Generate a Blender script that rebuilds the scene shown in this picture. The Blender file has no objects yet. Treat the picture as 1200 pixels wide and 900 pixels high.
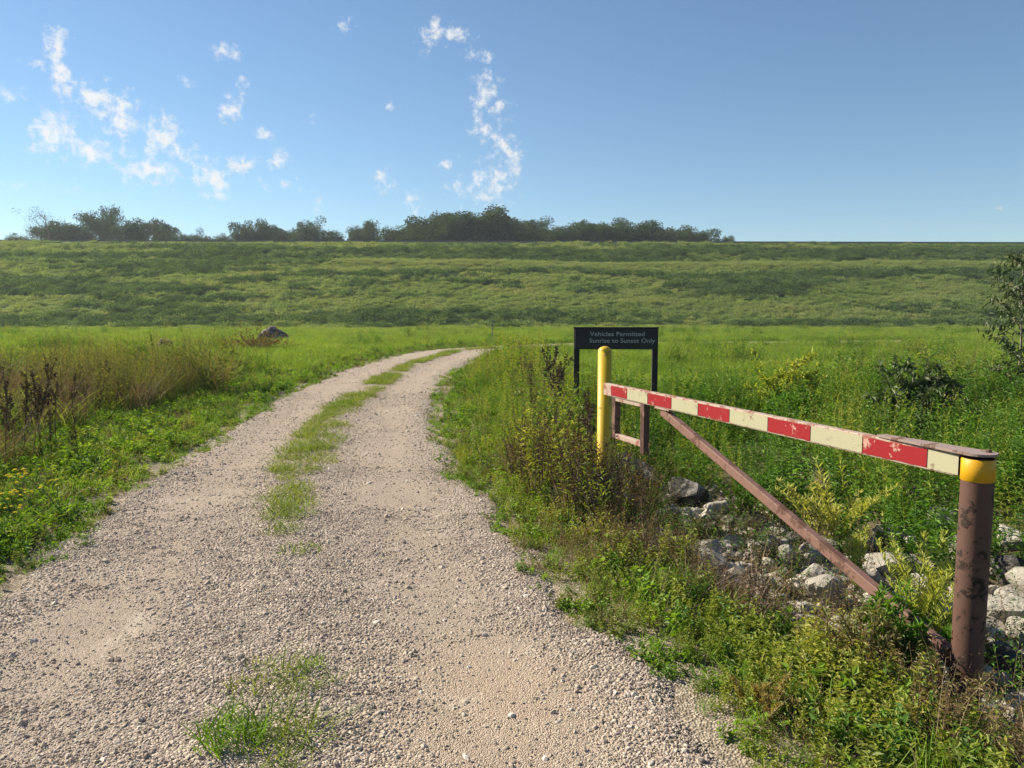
import bpy, math, random
import numpy as np
from mathutils import Vector, Matrix, noise as mnoise

R = math.radians
SC = bpy.context.scene
COL = SC.collection
rng = np.random.default_rng(7)
random.seed(7)

# ------------------------------------------------------------------ camera
EYE, PITCH, FPX = 1.65, 5.5, 901.0
cam_d = bpy.data.cameras.new('camera')
cam = bpy.data.objects.new('camera', cam_d)
COL.objects.link(cam)
cam.location = (0, 0, EYE)
cam.rotation_euler = (R(90 - PITCH), 0, 0)
cam_d.sensor_width = 36.0
cam_d.lens = 36.0 * FPX / 1200.0
cam_d.clip_start = 0.05
cam_d.clip_end = 9000
SC.camera = cam

# ------------------------------------------------------------------ sky, sun, exposure
SUN_EL = 35.0
SUN_DIR = Vector((-0.89, 0.45, 0)).normalized()
SUN_AZ = math.atan2(SUN_DIR.x, SUN_DIR.y)            # from +Y towards +X
SC.view_settings.view_transform = 'Standard'
SC.view_settings.look = 'None'
SC.view_settings.gamma = 1.0
SC.view_settings.exposure = 1.13
SC.view_settings.use_curve_mapping = False
SC.render.engine = 'CYCLES'
SC.cycles.use_denoising = True
SC.cycles.max_bounces = 6
SC.cycles.diffuse_bounces = 3
SC.cycles.transmission_bounces = 3
SC.cycles.glossy_bounces = 2
SC.cycles.transparent_max_bounces = 4
SC.cycles.volume_bounces = 0

sl = bpy.data.lights.new('sun', 'SUN')
sl.energy = 4.9
sl.angle = R(0.55)
sl.color = (1.0, 0.89, 0.70)
sun = bpy.data.objects.new('sun', sl)
COL.objects.link(sun)
sv = Vector((SUN_DIR.x * math.cos(R(SUN_EL)), SUN_DIR.y * math.cos(R(SUN_EL)), math.sin(R(SUN_EL))))
sun.rotation_euler = sv.to_track_quat('Z', 'Y').to_euler()
sun.location = sv * 50

def pix_dir(px, py):
    p = R(PITCH)
    x = (px - 600) / FPX
    y = -(py - 450) / FPX
    return Vector((x, math.cos(p) + y * math.sin(p), -math.sin(p) + y * math.cos(p)))

world = bpy.data.worlds.new('World')
SC.world = world
world.use_nodes = True
wt = world.node_tree
wt.nodes.clear()
WN = lambda t: wt.nodes.new(t)
w_out = WN('ShaderNodeOutputWorld')
w_bg = WN('ShaderNodeBackground')
w_bg.inputs['Strength'].default_value = 0.060
sky = WN('ShaderNodeTexSky')
sky.sky_type = 'NISHITA'
sky.sun_disc = False
sky.sun_elevation = R(SUN_EL)
sky.sun_rotation = SUN_AZ
sky.altitude = 100
sky.air_density = 1.0
sky.dust_density = 0.05
sky.ozone_density = 5.0
wt.links.new(w_bg.outputs[0], w_out.inputs[0])

def wmath(op, a, b=None, c=None):
    n = WN('ShaderNodeMath')
    n.operation = op
    for i, v in enumerate((a, b, c)):
        if v is None:
            continue
        if isinstance(v, (int, float)):
            n.inputs[i].default_value = v
        else:
            wt.links.new(v, n.inputs[i])
    return n.outputs[0]

# small broken clouds, each placed by its bearing and height above the horizon
tc = WN('ShaderNodeTexCoord')
sep = WN('ShaderNodeSeparateXYZ')
wt.links.new(tc.outputs['Generated'], sep.inputs[0])
az = wmath('ARCTAN2', sep.outputs[0], sep.outputs[1])
el = wmath('ARCSINE', sep.outputs[2])
comb = WN('ShaderNodeCombineXYZ')
wt.links.new(az, comb.inputs[0])
wt.links.new(el, comb.inputs[1])
def wnoise(scale, detail, rough, vec):
    n = WN('ShaderNodeTexNoise')
    n.inputs['Scale'].default_value = scale
    n.inputs['Detail'].default_value = detail
    n.inputs['Roughness'].default_value = rough
    wt.links.new(vec, n.inputs['Vector'])
    return n
warp = wnoise(45, 3, 0.6, comb.outputs[0])
wv = WN('ShaderNodeVectorMath'); wv.operation = 'MULTIPLY_ADD'
wt.links.new(warp.outputs['Color'], wv.inputs[0])
wv.inputs[1].default_value = (0.014, 0.014, 0)
wt.links.new(comb.outputs[0], wv.inputs[2])
CLOUDS = [  # picture-of-the-sky position, half sizes, tilt, density
    (66, 55, 10, 17, 15, 1), (73, 92, 12, 18, -10, 1), (113, 117, 17, 18, 30, 1), (140, 138, 18, 22, 20, 1),
    (62, 155, 18, 24, 35, 1), (106, 177, 22, 13, -10, .95), (190, 158, 17, 22, 30, 1), (212, 178, 22, 12, 20, .8),
    (175, 199, 30, 14, 0, .95), (250, 210, 18, 22, -15, 1), (285, 194, 18, 9, 0, .85), (325, 187, 14, 10, -20, .9),
    (268, 130, 12, 15, 10, .9), (262, 61, 15, 9, 10, .85), (284, 104, 7, 12, 0, .6), (308, 157, 12, 8, 20, .7),
    (363, 137, 7, 6, 0, .6), (450, 213, 15, 12, 0, .75), (505, 38, 12, 18, 30, .8), (532, 40, 20, 10, 5, .85),
    (560, 65, 18, 8, 20, .7), (568, 108, 15, 24, 20, .85), (585, 125, 20, 9, 30, .75), (566, 150, 14, 17, -20, .8),
    (590, 168, 20, 14, 40, .85), (600, 192, 14, 20, 0, .8), (575, 215, 32, 30, -20, .72), (484, 240, 10, 18, 0, .65),
    (462, 125, 9, 6, 40, .55), (405, 30, 13, 8, 10, .55), (8, 110, 22, 7, -10, .6), (40, 218, 45, 6, 0, .45),
    (523, 191, 6, 9, 30, .6), (45, 70, 14, 6, 0, .5), (216, 95, 10, 8, 0, .5), (540, 222, 18, 10, 0, .6),
    (330, 215, 30, 8, 0, .45), (150, 185, 18, 9, 0, .6), (372, 238, 14, 8, 0, .5), (1176, 245, 8, 5, 0, .5)]
tot = None
for (cx, cy, rx, ry, tilt, dens) in CLOUDS:
    d = pix_dir(cx, cy).normalized()
    a0, e0 = math.atan2(d.x, d.y), math.asin(d.z)
    mp = WN('ShaderNodeMapping')
    mp.vector_type = 'TEXTURE'
    mp.inputs['Location'].default_value = (a0 + .007, e0 + .007, 0)
    mp.inputs['Rotation'].default_value = (0, 0, R(-tilt))
    mp.inputs['Scale'].default_value = (rx * 1.55 / FPX, ry * 1.55 / FPX, 1)
    wt.links.new(wv.outputs[0], mp.inputs['Vector'])
    ln = WN('ShaderNodeVectorMath'); ln.operation = 'LENGTH'
    wt.links.new(mp.outputs[0], ln.inputs[0])
    v = wmath('MULTIPLY_ADD', ln.outputs['Value'], -dens, dens)
    tot = v if tot is None else wmath('MAXIMUM', tot, v)
tot = wmath('MAXIMUM', tot, -0.2)
fine = wnoise(80, 9, 0.66, comb.outputs[0])
cov = wmath('ADD', tot, wmath('MULTIPLY_ADD', fine.outputs['Fac'], 2.7, -1.52))
mr = WN('ShaderNodeMapRange'); mr.interpolation_type = 'SMOOTHSTEP'
wt.links.new(cov, mr.inputs['Value'])
mr.inputs['From Min'].default_value = 0.05
mr.inputs['From Max'].default_value = 0.95
mr.inputs['To Max'].default_value = 0.90
cm = WN('ShaderNodeMix'); cm.data_type = 'RGBA'
wt.links.new(mr.outputs[0], cm.inputs['Factor'])
tn = WN('ShaderNodeMix'); tn.data_type = 'RGBA'; tn.blend_type = 'MULTIPLY'
tn.inputs['Factor'].default_value = 1.0
wt.links.new(sky.outputs[0], tn.inputs['A'])
tn.inputs['B'].default_value = (.95, 1.0, .95, 1)
wt.links.new(tn.outputs['Result'], cm.inputs['A'])
cm.inputs['B'].default_value = (7.2, 7.1, 6.9, 1)
wt.links.new(cm.outputs['Result'], w_bg.inputs['Color'])

# ------------------------------------------------------------------ helpers
def ss(a, b, v):
    t = np.clip((v - a) / (b - a), 0, 1)
    return t * t * (3 - 2 * t)

_tab = rng.random((256, 256))
def vnoise(x, y, seed=0):
    x = np.asarray(x, float) + seed * 17.31
    y = np.asarray(y, float) + seed * 9.77
    xi, yi = np.floor(x).astype(int), np.floor(y).astype(int)
    fx, fy = x - xi, y - yi
    fx, fy = fx * fx * (3 - 2 * fx), fy * fy * (3 - 2 * fy)
    g = lambda i, j: _tab[i & 255, j & 255]
    return (g(xi, yi) * (1 - fx) + g(xi + 1, yi) * fx) * (1 - fy) + (g(xi, yi + 1) * (1 - fx) + g(xi + 1, yi + 1) * fx) * fy
def fbm(x, y, seed=0, o=4):
    s, a, t = 0, 1.0, 0
    for k in range(o):
        s = s + a * vnoise(np.asarray(x) * 2 ** k, np.asarray(y) * 2 ** k, seed + k); t += a; a *= .5
    return s / t

# track centre line: x, y, half width
TRACK = np.array([(-0.9, -14, 1.95), (-0.9, -4, 1.95), (-.92, 0, 1.98), (-.93, 2.64, 1.98), (-1.3, 3.85, 1.74), (-1.63, 5.7, 1.70), (-1.98, 7.0, 1.63),
    (-2.4, 9.7, 1.58), (-2.75, 12.2, 1.63), (-3.02, 14.7, 1.63), (-3.2, 17.4, 1.66), (-3.36, 21.3, 1.70), (-3.38, 26, 1.78),
    (-3.1, 30.3, 1.9), (-2.6, 35.5, 2.0), (-1.2, 39.8, 2.1), (1.0, 42.6, 2.1), (4.0, 44.8, 2.1), (9, 47.2, 2.0), (18, 49.8, 2.0),
    (42, 54, 2.0), (90, 62, 2.0)])
def smooth_track(n_iter=3):
    P = TRACK
    for _ in range(n_iter):
        q = [P[0]]
        for a, b in zip(P[:-1], P[1:]):
            q += [a * .75 + b * .25, a * .25 + b * .75]
        q.append(P[-1])
        P = np.array(q)
    return P
TR = smooth_track(2)
def road_d(x, y):
    """signed lateral distance from the track's centre (+ right), and half width there"""
    x = np.asarray(x, float).ravel(); y = np.asarray(y, float).ravel()
    best = np.full(x.shape, 1e9); lat = np.zeros_like(x); hw = np.zeros_like(x)
    for a, b in zip(TR[:-1], TR[1:]):
        dx, dy = b[0] - a[0], b[1] - a[1]
        L2 = dx * dx + dy * dy
        if L2 < 1e-9: continue
        t = np.clip(((x - a[0]) * dx + (y - a[1]) * dy) / L2, 0, 1)
        ex, ey = x - a[0] - t * dx, y - a[1] - t * dy
        d2 = ex * ex + ey * ey
        m = d2 < best
        best[m] = d2[m]
        s = np.sign(ex * dy - ey * dx)
        lat[m] = (np.sqrt(d2) * s)[m]
        hw[m] = (a[2] + t * (b[2] - a[2]))[m]
    return lat, hw

# the embankment's cross section against s (distance along the view, slightly skewed)
PROF_S = np.array([-40, 5, 60, 108, 112, 147, 153, 169.5, 176, 190, 215, 260, 400, 9000])
PROF_Z = np.array([0, 0, -0.55, -1.05, -0.6, 10.65, 10.85, 16.35, 16.45, 14.5, 15.0, 17.0, 18.0, 18.0])
def hgt(x, y, fine=True):
    x = np.asarray(x, float); y = np.asarray(y, float)
    sh = x.shape
    x, y = x.ravel(), y.ravel()
    s = y - 0.027 * np.clip(x, -200, 300)
    z = np.interp(s, PROF_S, PROF_Z)
    far = ss(10, 60, y) * (1 - ss(100, 112, s))
    z = z + far * (fbm(x * .06, y * .06, 3) - .5) * .35
    z = z + ss(112, 125, s) * (1 - ss(160, 168, s)) * (fbm(x * .05, s * .14, 5) - .5) * 1.3
    # the ditch on the right of the gate
    t = (y - 2.0)
    cx = 2.75 - 0.30 * np.clip(t, -2, 6)
    dd = (x - cx)
    dep = np.where(dd < 0, np.exp(-(dd / .45) ** 2), np.exp(-(np.clip(dd - 0.9, 0, 9) / 1.1) ** 2))
    z = z - 0.26 * dep * ss(-2, 2.5, y) * (1 - ss(8.5, 13, y))
    near = (np.abs(x) < 40) & (y < 70)
    if fine and near.any():
        lat, hw = np.full(x.shape, 99.), np.full(x.shape, 2.)
        lat[near], hw[near] = road_d(x[near], y[near])
        off = np.abs(lat) - hw
        z = z + ss(-.25, .5, off) * (fbm(x * 1.1, y * 1.1, 9) - .42) * .14
    return z.reshape(sh)
def h1(x, y):
    return float(hgt(np.array([x]), np.array([y]))[0])

def at(px, py, z=None):
    """where a line of sight meets the ground"""
    d = pix_dir(px, py)
    if z is not None:
        t = (EYE - z) / -d.z
        return d.x * t, d.y * t
    t0, t = 1.0, 1.0
    while t < 260:
        if EYE + d.z * t < h1(d.x * t, d.y * t): break
        t0 = t; t *= 1.01
    for _ in range(18):
        m = .5 * (t0 + t)
        if EYE + d.z * m < h1(d.x * m, d.y * m): t = m
        else: t0 = m
    return d.x * t, d.y * t

class MB:
    """collects vertices and faces (tris/quads) with a material slot and a tint"""
    def __init__(s):
        s.v, s.f, s.m, s.t, s.n = [], [], [], [], 0
    def add(s, V, F, mat=0, tint=0.5):
        V = np.asarray(V, float).reshape(-1, 3)
        s.v.append(V)
        s.t.append(np.broadcast_to(np.asarray(tint, float), (len(V),)).copy())
        for fc in F if isinstance(F, (list, tuple)) else [F]:
            fc = np.asarray(fc, int)
            if fc.ndim == 1: fc = fc[None]
            s.f.append(fc + s.n); s.m.append(np.full(len(fc), mat))
        s.n += len(V)
    def tube(s, P, rad, sides=5, mat=0, tint=.5, cap=True):
        P = np.asarray(P, float); n = len(P)
        rad = np.broadcast_to(np.asarray(rad, float), (n,))
        T = np.gradient(P, axis=0); T /= np.linalg.norm(T, axis=1)[:, None] + 1e-9
        ref = np.where(np.abs(T[:, 2:3]) > .9, np.array([[1., 0, 0]]), np.array([[0, 0, 1.]]))
        U = np.cross(T, ref); U /= np.linalg.norm(U, axis=1)[:, None] + 1e-9
        W = np.cross(T, U)
        a = np.arange(sides) * 2 * np.pi / sides
        V = P[:, None] + rad[:, None, None] * (np.cos(a)[None, :, None] * U[:, None] + np.sin(a)[None, :, None] * W[:, None])
        i = np.arange(n - 1)[:, None] * sides; j = np.arange(sides)[None]; k = (j + 1) % sides
        F = np.stack([i + j, i + k, i + sides + k, i + sides + j], -1).reshape(-1, 4)
        s.add(V, [F], mat, tint)
        if cap and sides == 4:
            b = s.n - n * sides
            s.f.append(np.array([[b + 3, b + 2, b + 1, b]])); s.m.append(np.array([mat]))
            e = s.n - sides
            s.f.append(np.array([[e, e + 1, e + 2, e + 3]])); s.m.append(np.array([mat]))
    def leaves(s, P, D, N, L, W, mat=0, tint=.5, fold=.25):
        """folded lance leaves: base points, directions, rough normals, lengths, widths"""
        P, D, N = (np.asarray(q, float) for q in (P, D, N))
        n = len(P)
        D = D / (np.linalg.norm(D, axis=1)[:, None] + 1e-9)
        S = np.cross(D, N); S /= np.linalg.norm(S, axis=1)[:, None] + 1e-9
        U = np.cross(S, D)
        L = np.broadcast_to(np.asarray(L, float), (n,))[:, None]; W = np.broadcast_to(np.asarray(W, float), (n,))[:, None]
        base, tip = P, P + D * L - U * L * .12
        mid = P + D * L * .45
        l = mid + S * W * .5 + U * W * fold; r = mid - S * W * .5 + U * W * fold
        V = np.stack([base, l, tip, r], 1)
        o = np.arange(n)[:, None] * 4
        F = np.concatenate([o + [[0, 2, 1]], o + [[0, 3, 2]]])
        s.add(V, [F], mat, np.repeat(np.broadcast_to(tint, (n,)), 4))
    def blades(s, B, A, Hh, W, lean, curve, mat=0, tint=.5):
        """grass blades: base points, bearings, lengths, widths, lean, curve"""
        n = len(B)
        A, Hh, W, lean, curve, tint = (np.broadcast_to(np.asarray(q, float), (n,)) for q in (A, Hh, W, lean, curve, tint))
        d = np.stack([np.cos(A), np.sin(A), np.zeros(n)], 1)
        q = rng.uniform(0, np.pi, n)
        sd = np.stack([np.cos(q), np.sin(q), np.zeros(n)], 1)
        rows = []
        for t, w in ((0, .7), (.4, 1), (.75, .7), (1, 0)):
            c = B + d * (Hh * (lean * t + curve * t * t))[:, None]
            c = c + np.array([0, 0, 1.]) * (Hh * (t - .45 * curve * t * t))[:, None]
            if w == 0: rows.append(c)
            else: rows += [c - sd * (W * w * .5)[:, None], c + sd * (W * w * .5)[:, None]]
        V = np.stack(rows, 1)
        o = np.arange(n)[:, None] * 7
        s.add(V, [np.concatenate([o + [[0, 1, 3, 2]], o + [[2, 3, 5, 4]]]), o + [[4, 5, 6]]], mat, np.repeat(tint, 7))
    def box(s, c, sx, sy, sz, mat=0, M=None, tint=.5):
        V = np.array([(x, y, z) for x in (-.5, .5) for y in (-.5, .5) for z in (-.5, .5)]) * (sx, sy, sz)
        if M is not None: V = V @ np.array(M.to_3x3()).T
        s.add(V + np.asarray(c, float), [np.array([[0, 1, 3, 2], [4, 6, 7, 5], [0, 4, 5, 1], [2, 3, 7, 6], [0, 2, 6, 4], [1, 5, 7, 3]])], mat, tint)
    def mesh(s, name, mats, smooth=False):
        V = np.concatenate(s.v); T = np.concatenate(s.t)
        me = bpy.data.meshes.new(name)
        me.vertices.add(len(V)); me.vertices.foreach_set('co', V.astype(np.float32).ravel())
        nl = sum(f.size for f in s.f)
        me.loops.add(nl); me.loops.foreach_set('vertex_index', np.concatenate([f.ravel() for f in s.f]).astype(np.int32))
        tot = np.concatenate([np.full(len(f), f.shape[1]) for f in s.f])
        me.polygons.add(len(tot))
        me.polygons.foreach_set('loop_start', np.concatenate([[0], np.cumsum(tot)[:-1]]).astype(np.int32))
        me.polygons.foreach_set('material_index', np.concatenate(s.m).astype(np.int32))
        me.polygons.foreach_set('use_smooth', np.full(len(tot), smooth))
        for m in mats: me.materials.append(m)
        a = me.attributes.new('tint', 'FLOAT', 'POINT'); a.data.foreach_set('value', T.astype(np.float32))
        me.update(); me.validate()
        return me
    def build(s, name, mats, parent=None, smooth=False):
        if not isinstance(mats, (list, tuple)): mats = [mats]
        o = bpy.data.objects.new(name, s.mesh(name, mats, smooth))
        COL.objects.link(o)
        if parent is not None: o.parent = parent
        return o

def tag(o, label=None, cat=None, group=None, kind=None):
    if label: o['label'] = label
    if cat: o['category'] = cat
    if group: o['group'] = group
    if kind: o['kind'] = kind
    return o
def empty(name, loc=(0, 0, 0), rz=0.0, **k):
    o = bpy.data.objects.new(name, None)
    COL.objects.link(o)
    o.location = loc; o.rotation_euler = (0, 0, rz)
    o.empty_display_size = .1
    return tag(o, **k)
def copy_tree(o, parent=None):
    c = o.copy(); COL.objects.link(c)
    if parent is not None: c.parent = parent
    for ch in o.children: copy_tree(ch, c)
    return c

# ------------------------------------------------------------------ materials
class NT:
    def __init__(s, name):
        s.mat = bpy.data.materials.new(name); s.mat.use_nodes = True
        s.t = s.mat.node_tree; s.t.nodes.clear()
        s.out = s.n('ShaderNodeOutputMaterial')
    def n(s, t, **k):
        q = s.t.nodes.new(t)
        for a, b in k.items(): setattr(q, a, b)
        return q
    def put(s, v, sock):
        if hasattr(v, 'links') or hasattr(v, 'is_linked'): s.t.links.new(v, sock)
        else: sock.default_value = v
    def math(s, op, a, b=0.0, c=0.0, clamp=False):
        q = s.n('ShaderNodeMath', operation=op, use_clamp=clamp)
        for i, v in enumerate((a, b, c)): s.put(v, q.inputs[i])
        return q.outputs[0]
    def noise(s, vec, scale, detail=4, rough=.55):
        q = s.n('ShaderNodeTexNoise')
        q.inputs['Scale'].default_value = scale; q.inputs['Detail'].default_value = detail; q.inputs['Roughness'].default_value = rough
        s.put(vec, q.inputs['Vector']); return q.outputs['Fac']
    def mix(s, f, a, b):
        q = s.n('ShaderNodeMix', data_type='RGBA')
        s.put(f, q.inputs['Factor'])
        for v, k in ((a, 'A'), (b, 'B')):
            s.put((*v, 1) if isinstance(v, tuple) and len(v) == 3 else v, q.inputs[k])
        return q.outputs['Result']
    def ramp(s, f, stops):
        q = s.n('ShaderNodeValToRGB'); e = q.color_ramp.elements
        while len(e) < len(stops): e.new(.5)
        for el_, (p, c) in zip(e, stops): el_.position = p; el_.color = (*c, 1)
        s.put(f, q.inputs[0]); return q.outputs[0]
    def step(s, v, a, b):
        q = s.n('ShaderNodeMapRange', interpolation_type='SMOOTHSTEP')
        s.put(v, q.inputs['Value']); q.inputs['From Min'].default_value = a; q.inputs['From Max'].default_value = b
        return q.outputs[0]
    def pos(s): return s.n('ShaderNodeNewGeometry').outputs['Position']
    def obj(s): return s.n('ShaderNodeTexCoord').outputs['Object']
    def bump(s, hgt_, strength=.5, dist=.02):
        q = s.n('ShaderNodeBump'); q.inputs['Strength'].default_value = strength; q.inputs['Distance'].default_value = dist
        s.put(hgt_, q.inputs['Height']); return q.outputs[0]
    def principled(s, col, rough=.7, normal=None, spec=.3, metal=0.0):
        q = s.n('ShaderNodeBsdfPrincipled')
        s.put((*col, 1) if isinstance(col, tuple) and len(col) == 3 else col, q.inputs['Base Color'])
        s.put(rough, q.inputs['Roughness']); q.inputs['Specular IOR Level'].default_value = spec
        q.inputs['Metallic'].default_value = metal
        if normal is not None: s.put(normal, q.inputs['Normal'])
        s.t.links.new(q.outputs[0], s.out.inputs[0]); return s.mat

def leafmat(name, stops, trans=.4, patch=.35, patch_w=.35, tint_w=.5, rand_w=.3, gloss=.02):
    """leaf colour from the leaf's own tint, the plant's own chance and broad patches over the ground"""
    stops = [(q[0] * 1.08, q[1] * 1.18, q[2] * 1.1) if q[1] >= q[0] else q for q in stops]
    k = NT(name)
    tint = k.n('ShaderNodeAttribute', attribute_name='tint').outputs['Fac']
    rnd = k.n('ShaderNodeObjectInfo').outputs['Random']
    pt = k.step(k.noise(k.pos(), patch, 3), .3, .7)
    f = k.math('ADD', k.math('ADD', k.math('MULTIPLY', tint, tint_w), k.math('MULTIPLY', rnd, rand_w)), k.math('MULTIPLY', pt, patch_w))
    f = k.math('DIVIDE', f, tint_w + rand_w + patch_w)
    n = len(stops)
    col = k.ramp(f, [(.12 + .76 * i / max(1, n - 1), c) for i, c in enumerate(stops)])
    d = k.n('ShaderNodeBsdfDiffuse'); t = k.n('ShaderNodeBsdfTranslucent'); g = k.n('ShaderNodeBsdfGlossy')
    g.inputs['Roughness'].default_value = .55
    k.put(col, d.inputs[0])
    tw = k.n('ShaderNodeMix', data_type='RGBA', blend_type='MULTIPLY')
    tw.inputs['Factor'].default_value = 1
    k.put(col, tw.inputs['A']); tw.inputs['B'].default_value = (1.25, 1.15, .55, 1)
    k.put(tw.outputs['Result'], t.inputs[0])
    m1 = k.n('ShaderNodeMixShader'); m1.inputs[0].default_value = trans
    k.t.links.new(d.outputs[0], m1.inputs[1]); k.t.links.new(t.outputs[0], m1.inputs[2])
    m2 = k.n('ShaderNodeMixShader'); m2.inputs[0].default_value = gloss
    k.t.links.new(m1.outputs[0], m2.inputs[1]); k.t.links.new(g.outputs[0], m2.inputs[2])
    k.t.links.new(m2.outputs[0], k.out.inputs[0])
    return k.mat

M = {}
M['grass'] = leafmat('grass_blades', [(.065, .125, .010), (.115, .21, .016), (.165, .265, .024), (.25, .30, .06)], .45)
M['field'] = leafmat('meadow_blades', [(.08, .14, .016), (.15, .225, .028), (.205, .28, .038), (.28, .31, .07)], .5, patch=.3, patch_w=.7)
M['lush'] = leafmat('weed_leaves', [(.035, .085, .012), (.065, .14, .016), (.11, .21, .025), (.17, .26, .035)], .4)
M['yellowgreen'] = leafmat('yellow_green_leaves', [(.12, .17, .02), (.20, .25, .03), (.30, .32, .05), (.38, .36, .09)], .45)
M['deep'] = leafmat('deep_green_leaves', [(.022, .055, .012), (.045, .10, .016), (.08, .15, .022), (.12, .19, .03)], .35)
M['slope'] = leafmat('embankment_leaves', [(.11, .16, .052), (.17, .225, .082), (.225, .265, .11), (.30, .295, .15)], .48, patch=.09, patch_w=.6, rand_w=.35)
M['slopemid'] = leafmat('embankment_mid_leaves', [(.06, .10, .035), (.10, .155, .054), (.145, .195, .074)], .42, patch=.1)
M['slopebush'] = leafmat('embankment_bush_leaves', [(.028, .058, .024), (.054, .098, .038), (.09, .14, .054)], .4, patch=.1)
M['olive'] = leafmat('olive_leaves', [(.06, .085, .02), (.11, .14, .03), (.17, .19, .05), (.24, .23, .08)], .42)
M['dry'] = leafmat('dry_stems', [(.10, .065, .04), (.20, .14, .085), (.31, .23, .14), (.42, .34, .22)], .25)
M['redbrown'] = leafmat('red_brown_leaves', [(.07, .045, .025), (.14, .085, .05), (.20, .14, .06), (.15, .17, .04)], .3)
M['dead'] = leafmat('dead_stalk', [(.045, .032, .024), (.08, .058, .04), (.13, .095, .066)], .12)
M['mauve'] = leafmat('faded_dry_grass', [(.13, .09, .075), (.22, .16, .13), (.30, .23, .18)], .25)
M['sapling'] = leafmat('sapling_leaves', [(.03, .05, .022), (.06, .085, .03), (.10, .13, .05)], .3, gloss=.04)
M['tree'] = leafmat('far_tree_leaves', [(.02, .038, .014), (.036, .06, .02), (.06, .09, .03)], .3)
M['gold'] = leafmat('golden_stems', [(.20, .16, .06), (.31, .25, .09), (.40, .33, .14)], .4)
def simple(name, col, rough=.8, var=.25, scale=30, spec=.2):
    k = NT(name); f = k.noise(k.obj(), scale, 4)
    return k.principled(k.mix(f, tuple(c * (1 - var) for c in col), tuple(min(1, c * (1 + var)) for c in col)), rough, k.bump(f, .3, .01), spec)
M['bark'] = simple('bark', (.13, .095, .07), .9)
M['greystem'] = simple('pale_bark', (.24, .20, .17), .9)
M['greenstem'] = simple('green_stem', (.12, .15, .05), .8)
M['petal'] = simple('yellow_petals', (.80, .68, .04), .6, .1)

def road_material():
    k = NT('gravel_track')
    p = k.pos()
    lat = k.n('ShaderNodeAttribute', attribute_name='tint').outputs['Fac']      # -1 left edge .. 1 right edge
    v = k.n('ShaderNodeTexVoronoi'); v.inputs['Scale'].default_value = 75; k.put(p, v.inputs['Vector'])
    v2 = k.n('ShaderNodeTexVoronoi'); v2.inputs['Scale'].default_value = 170; k.put(p, v2.inputs['Vector'])
    sep_ = k.n('ShaderNodeSeparateColor'); k.put(v.outputs['Color'], sep_.inputs[0])
    sep2 = k.n('ShaderNodeSeparateColor'); k.put(v2.outputs['Color'], sep2.inputs[0])
    stone = k.ramp(sep_.outputs[0], [(0, (.20, .16, .13)), (.3, (.32, .26, .21)), (.7, (.41, .34, .28)), (1, (.52, .45, .38))])
    grit = k.ramp(sep2.outputs[0], [(0, (.23, .18, .145)), (.6, (.35, .285, .23)), (1, (.46, .39, .32))])
    # wheel tracks are worn to pale fine grit
    a = k.math('ABSOLUTE', k.math('SUBTRACT', k.math('ABSOLUTE', lat), .5))
    track = k.math('SUBTRACT', 1.0, k.step(a, .08, .36))
    big = k.noise(p, .9, 5, .6)
    worn = k.step(k.math('ADD', k.math('MULTIPLY', track, .45), k.math('MULTIPLY', big, .9)), .52, .95)
    col = k.mix(k.math('MULTIPLY', worn, .85), stone, grit)
    dirt = k.step(k.noise(p, .45, 5, .65), .55, .75)
    col = k.mix(k.math('MULTIPLY', dirt, .4), col, (.43, .32, .22))
    dv = k.n('ShaderNodeVectorMath', operation='DISTANCE'); k.put(p, dv.inputs[0]); dv.inputs[1].default_value = (-.05, 3.1, 0)
    tan = k.math('SUBTRACT', 1.0, k.step(k.math('ADD', dv.outputs['Value'], k.math('MULTIPLY', big, .9)), .55, 1.5))
    col = k.mix(k.math('MULTIPLY', tan, .3), col, (.45, .335, .225))
    pale = k.step(k.noise(p, 2.2, 5, .65), .56, .74)
    col = k.mix(k.math('MULTIPLY', k.math('MULTIPLY', pale, worn), .55), col, (.56, .48, .40))
    bump = k.math('ADD', k.math('MULTIPLY', v.outputs['Distance'], k.math('SUBTRACT', 1.15, worn)), k.math('MULTIPLY', v2.outputs['Distance'], .4))
    return k.principled(col, .9, k.bump(bump, .9, -.02), .15)
M['road'] = road_material()

def ground_material():
    k = NT('ground_soil')
    p = k.pos()
    f = k.noise(p, 1.6, 6, .65); g = k.noise(p, .06, 4)
    soil = k.ramp(f, [(.25, (.055, .045, .03)), (.5, (.10, .085, .05)), (.75, (.16, .13, .085))])
    green = k.ramp(k.noise(p, .5, 6, .7), [(.25, (.04, .075, .015)), (.5, (.075, .12, .022)), (.75, (.12, .16, .035))])
    sp = k.n('ShaderNodeSeparateXYZ'); k.put(p, sp.inputs[0])
    far = k.step(sp.outputs[1], 5.0, 22.0)
    side = k.step(k.math('ADD', g, k.math('MULTIPLY', f, .3)), .3, .7)
    col = k.mix(k.math('MULTIPLY', far, k.math('MULTIPLY_ADD', side, .3, .65)), soil, green)
    spill = k.n('ShaderNodeAttribute', attribute_name='tint').outputs['Fac']
    vv = k.n('ShaderNodeTexVoronoi'); vv.inputs['Scale'].default_value = 85; k.put(p, vv.inputs['Vector'])
    sv_ = k.n('ShaderNodeSeparateColor'); k.put(vv.outputs['Color'], sv_.inputs[0])
    col = k.mix(k.math('MULTIPLY', spill, .9), col, k.ramp(sv_.outputs[0], [(0, (.17, .14, .105)), (.6, (.30, .25, .19)), (1, (.45, .39, .32))]))
    return k.principled(col, .95, k.bump(k.math('ADD', f, k.math('MULTIPLY', vv.outputs['Distance'], .4)), .6, .05), .05)
M['ground'] = ground_material()

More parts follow.
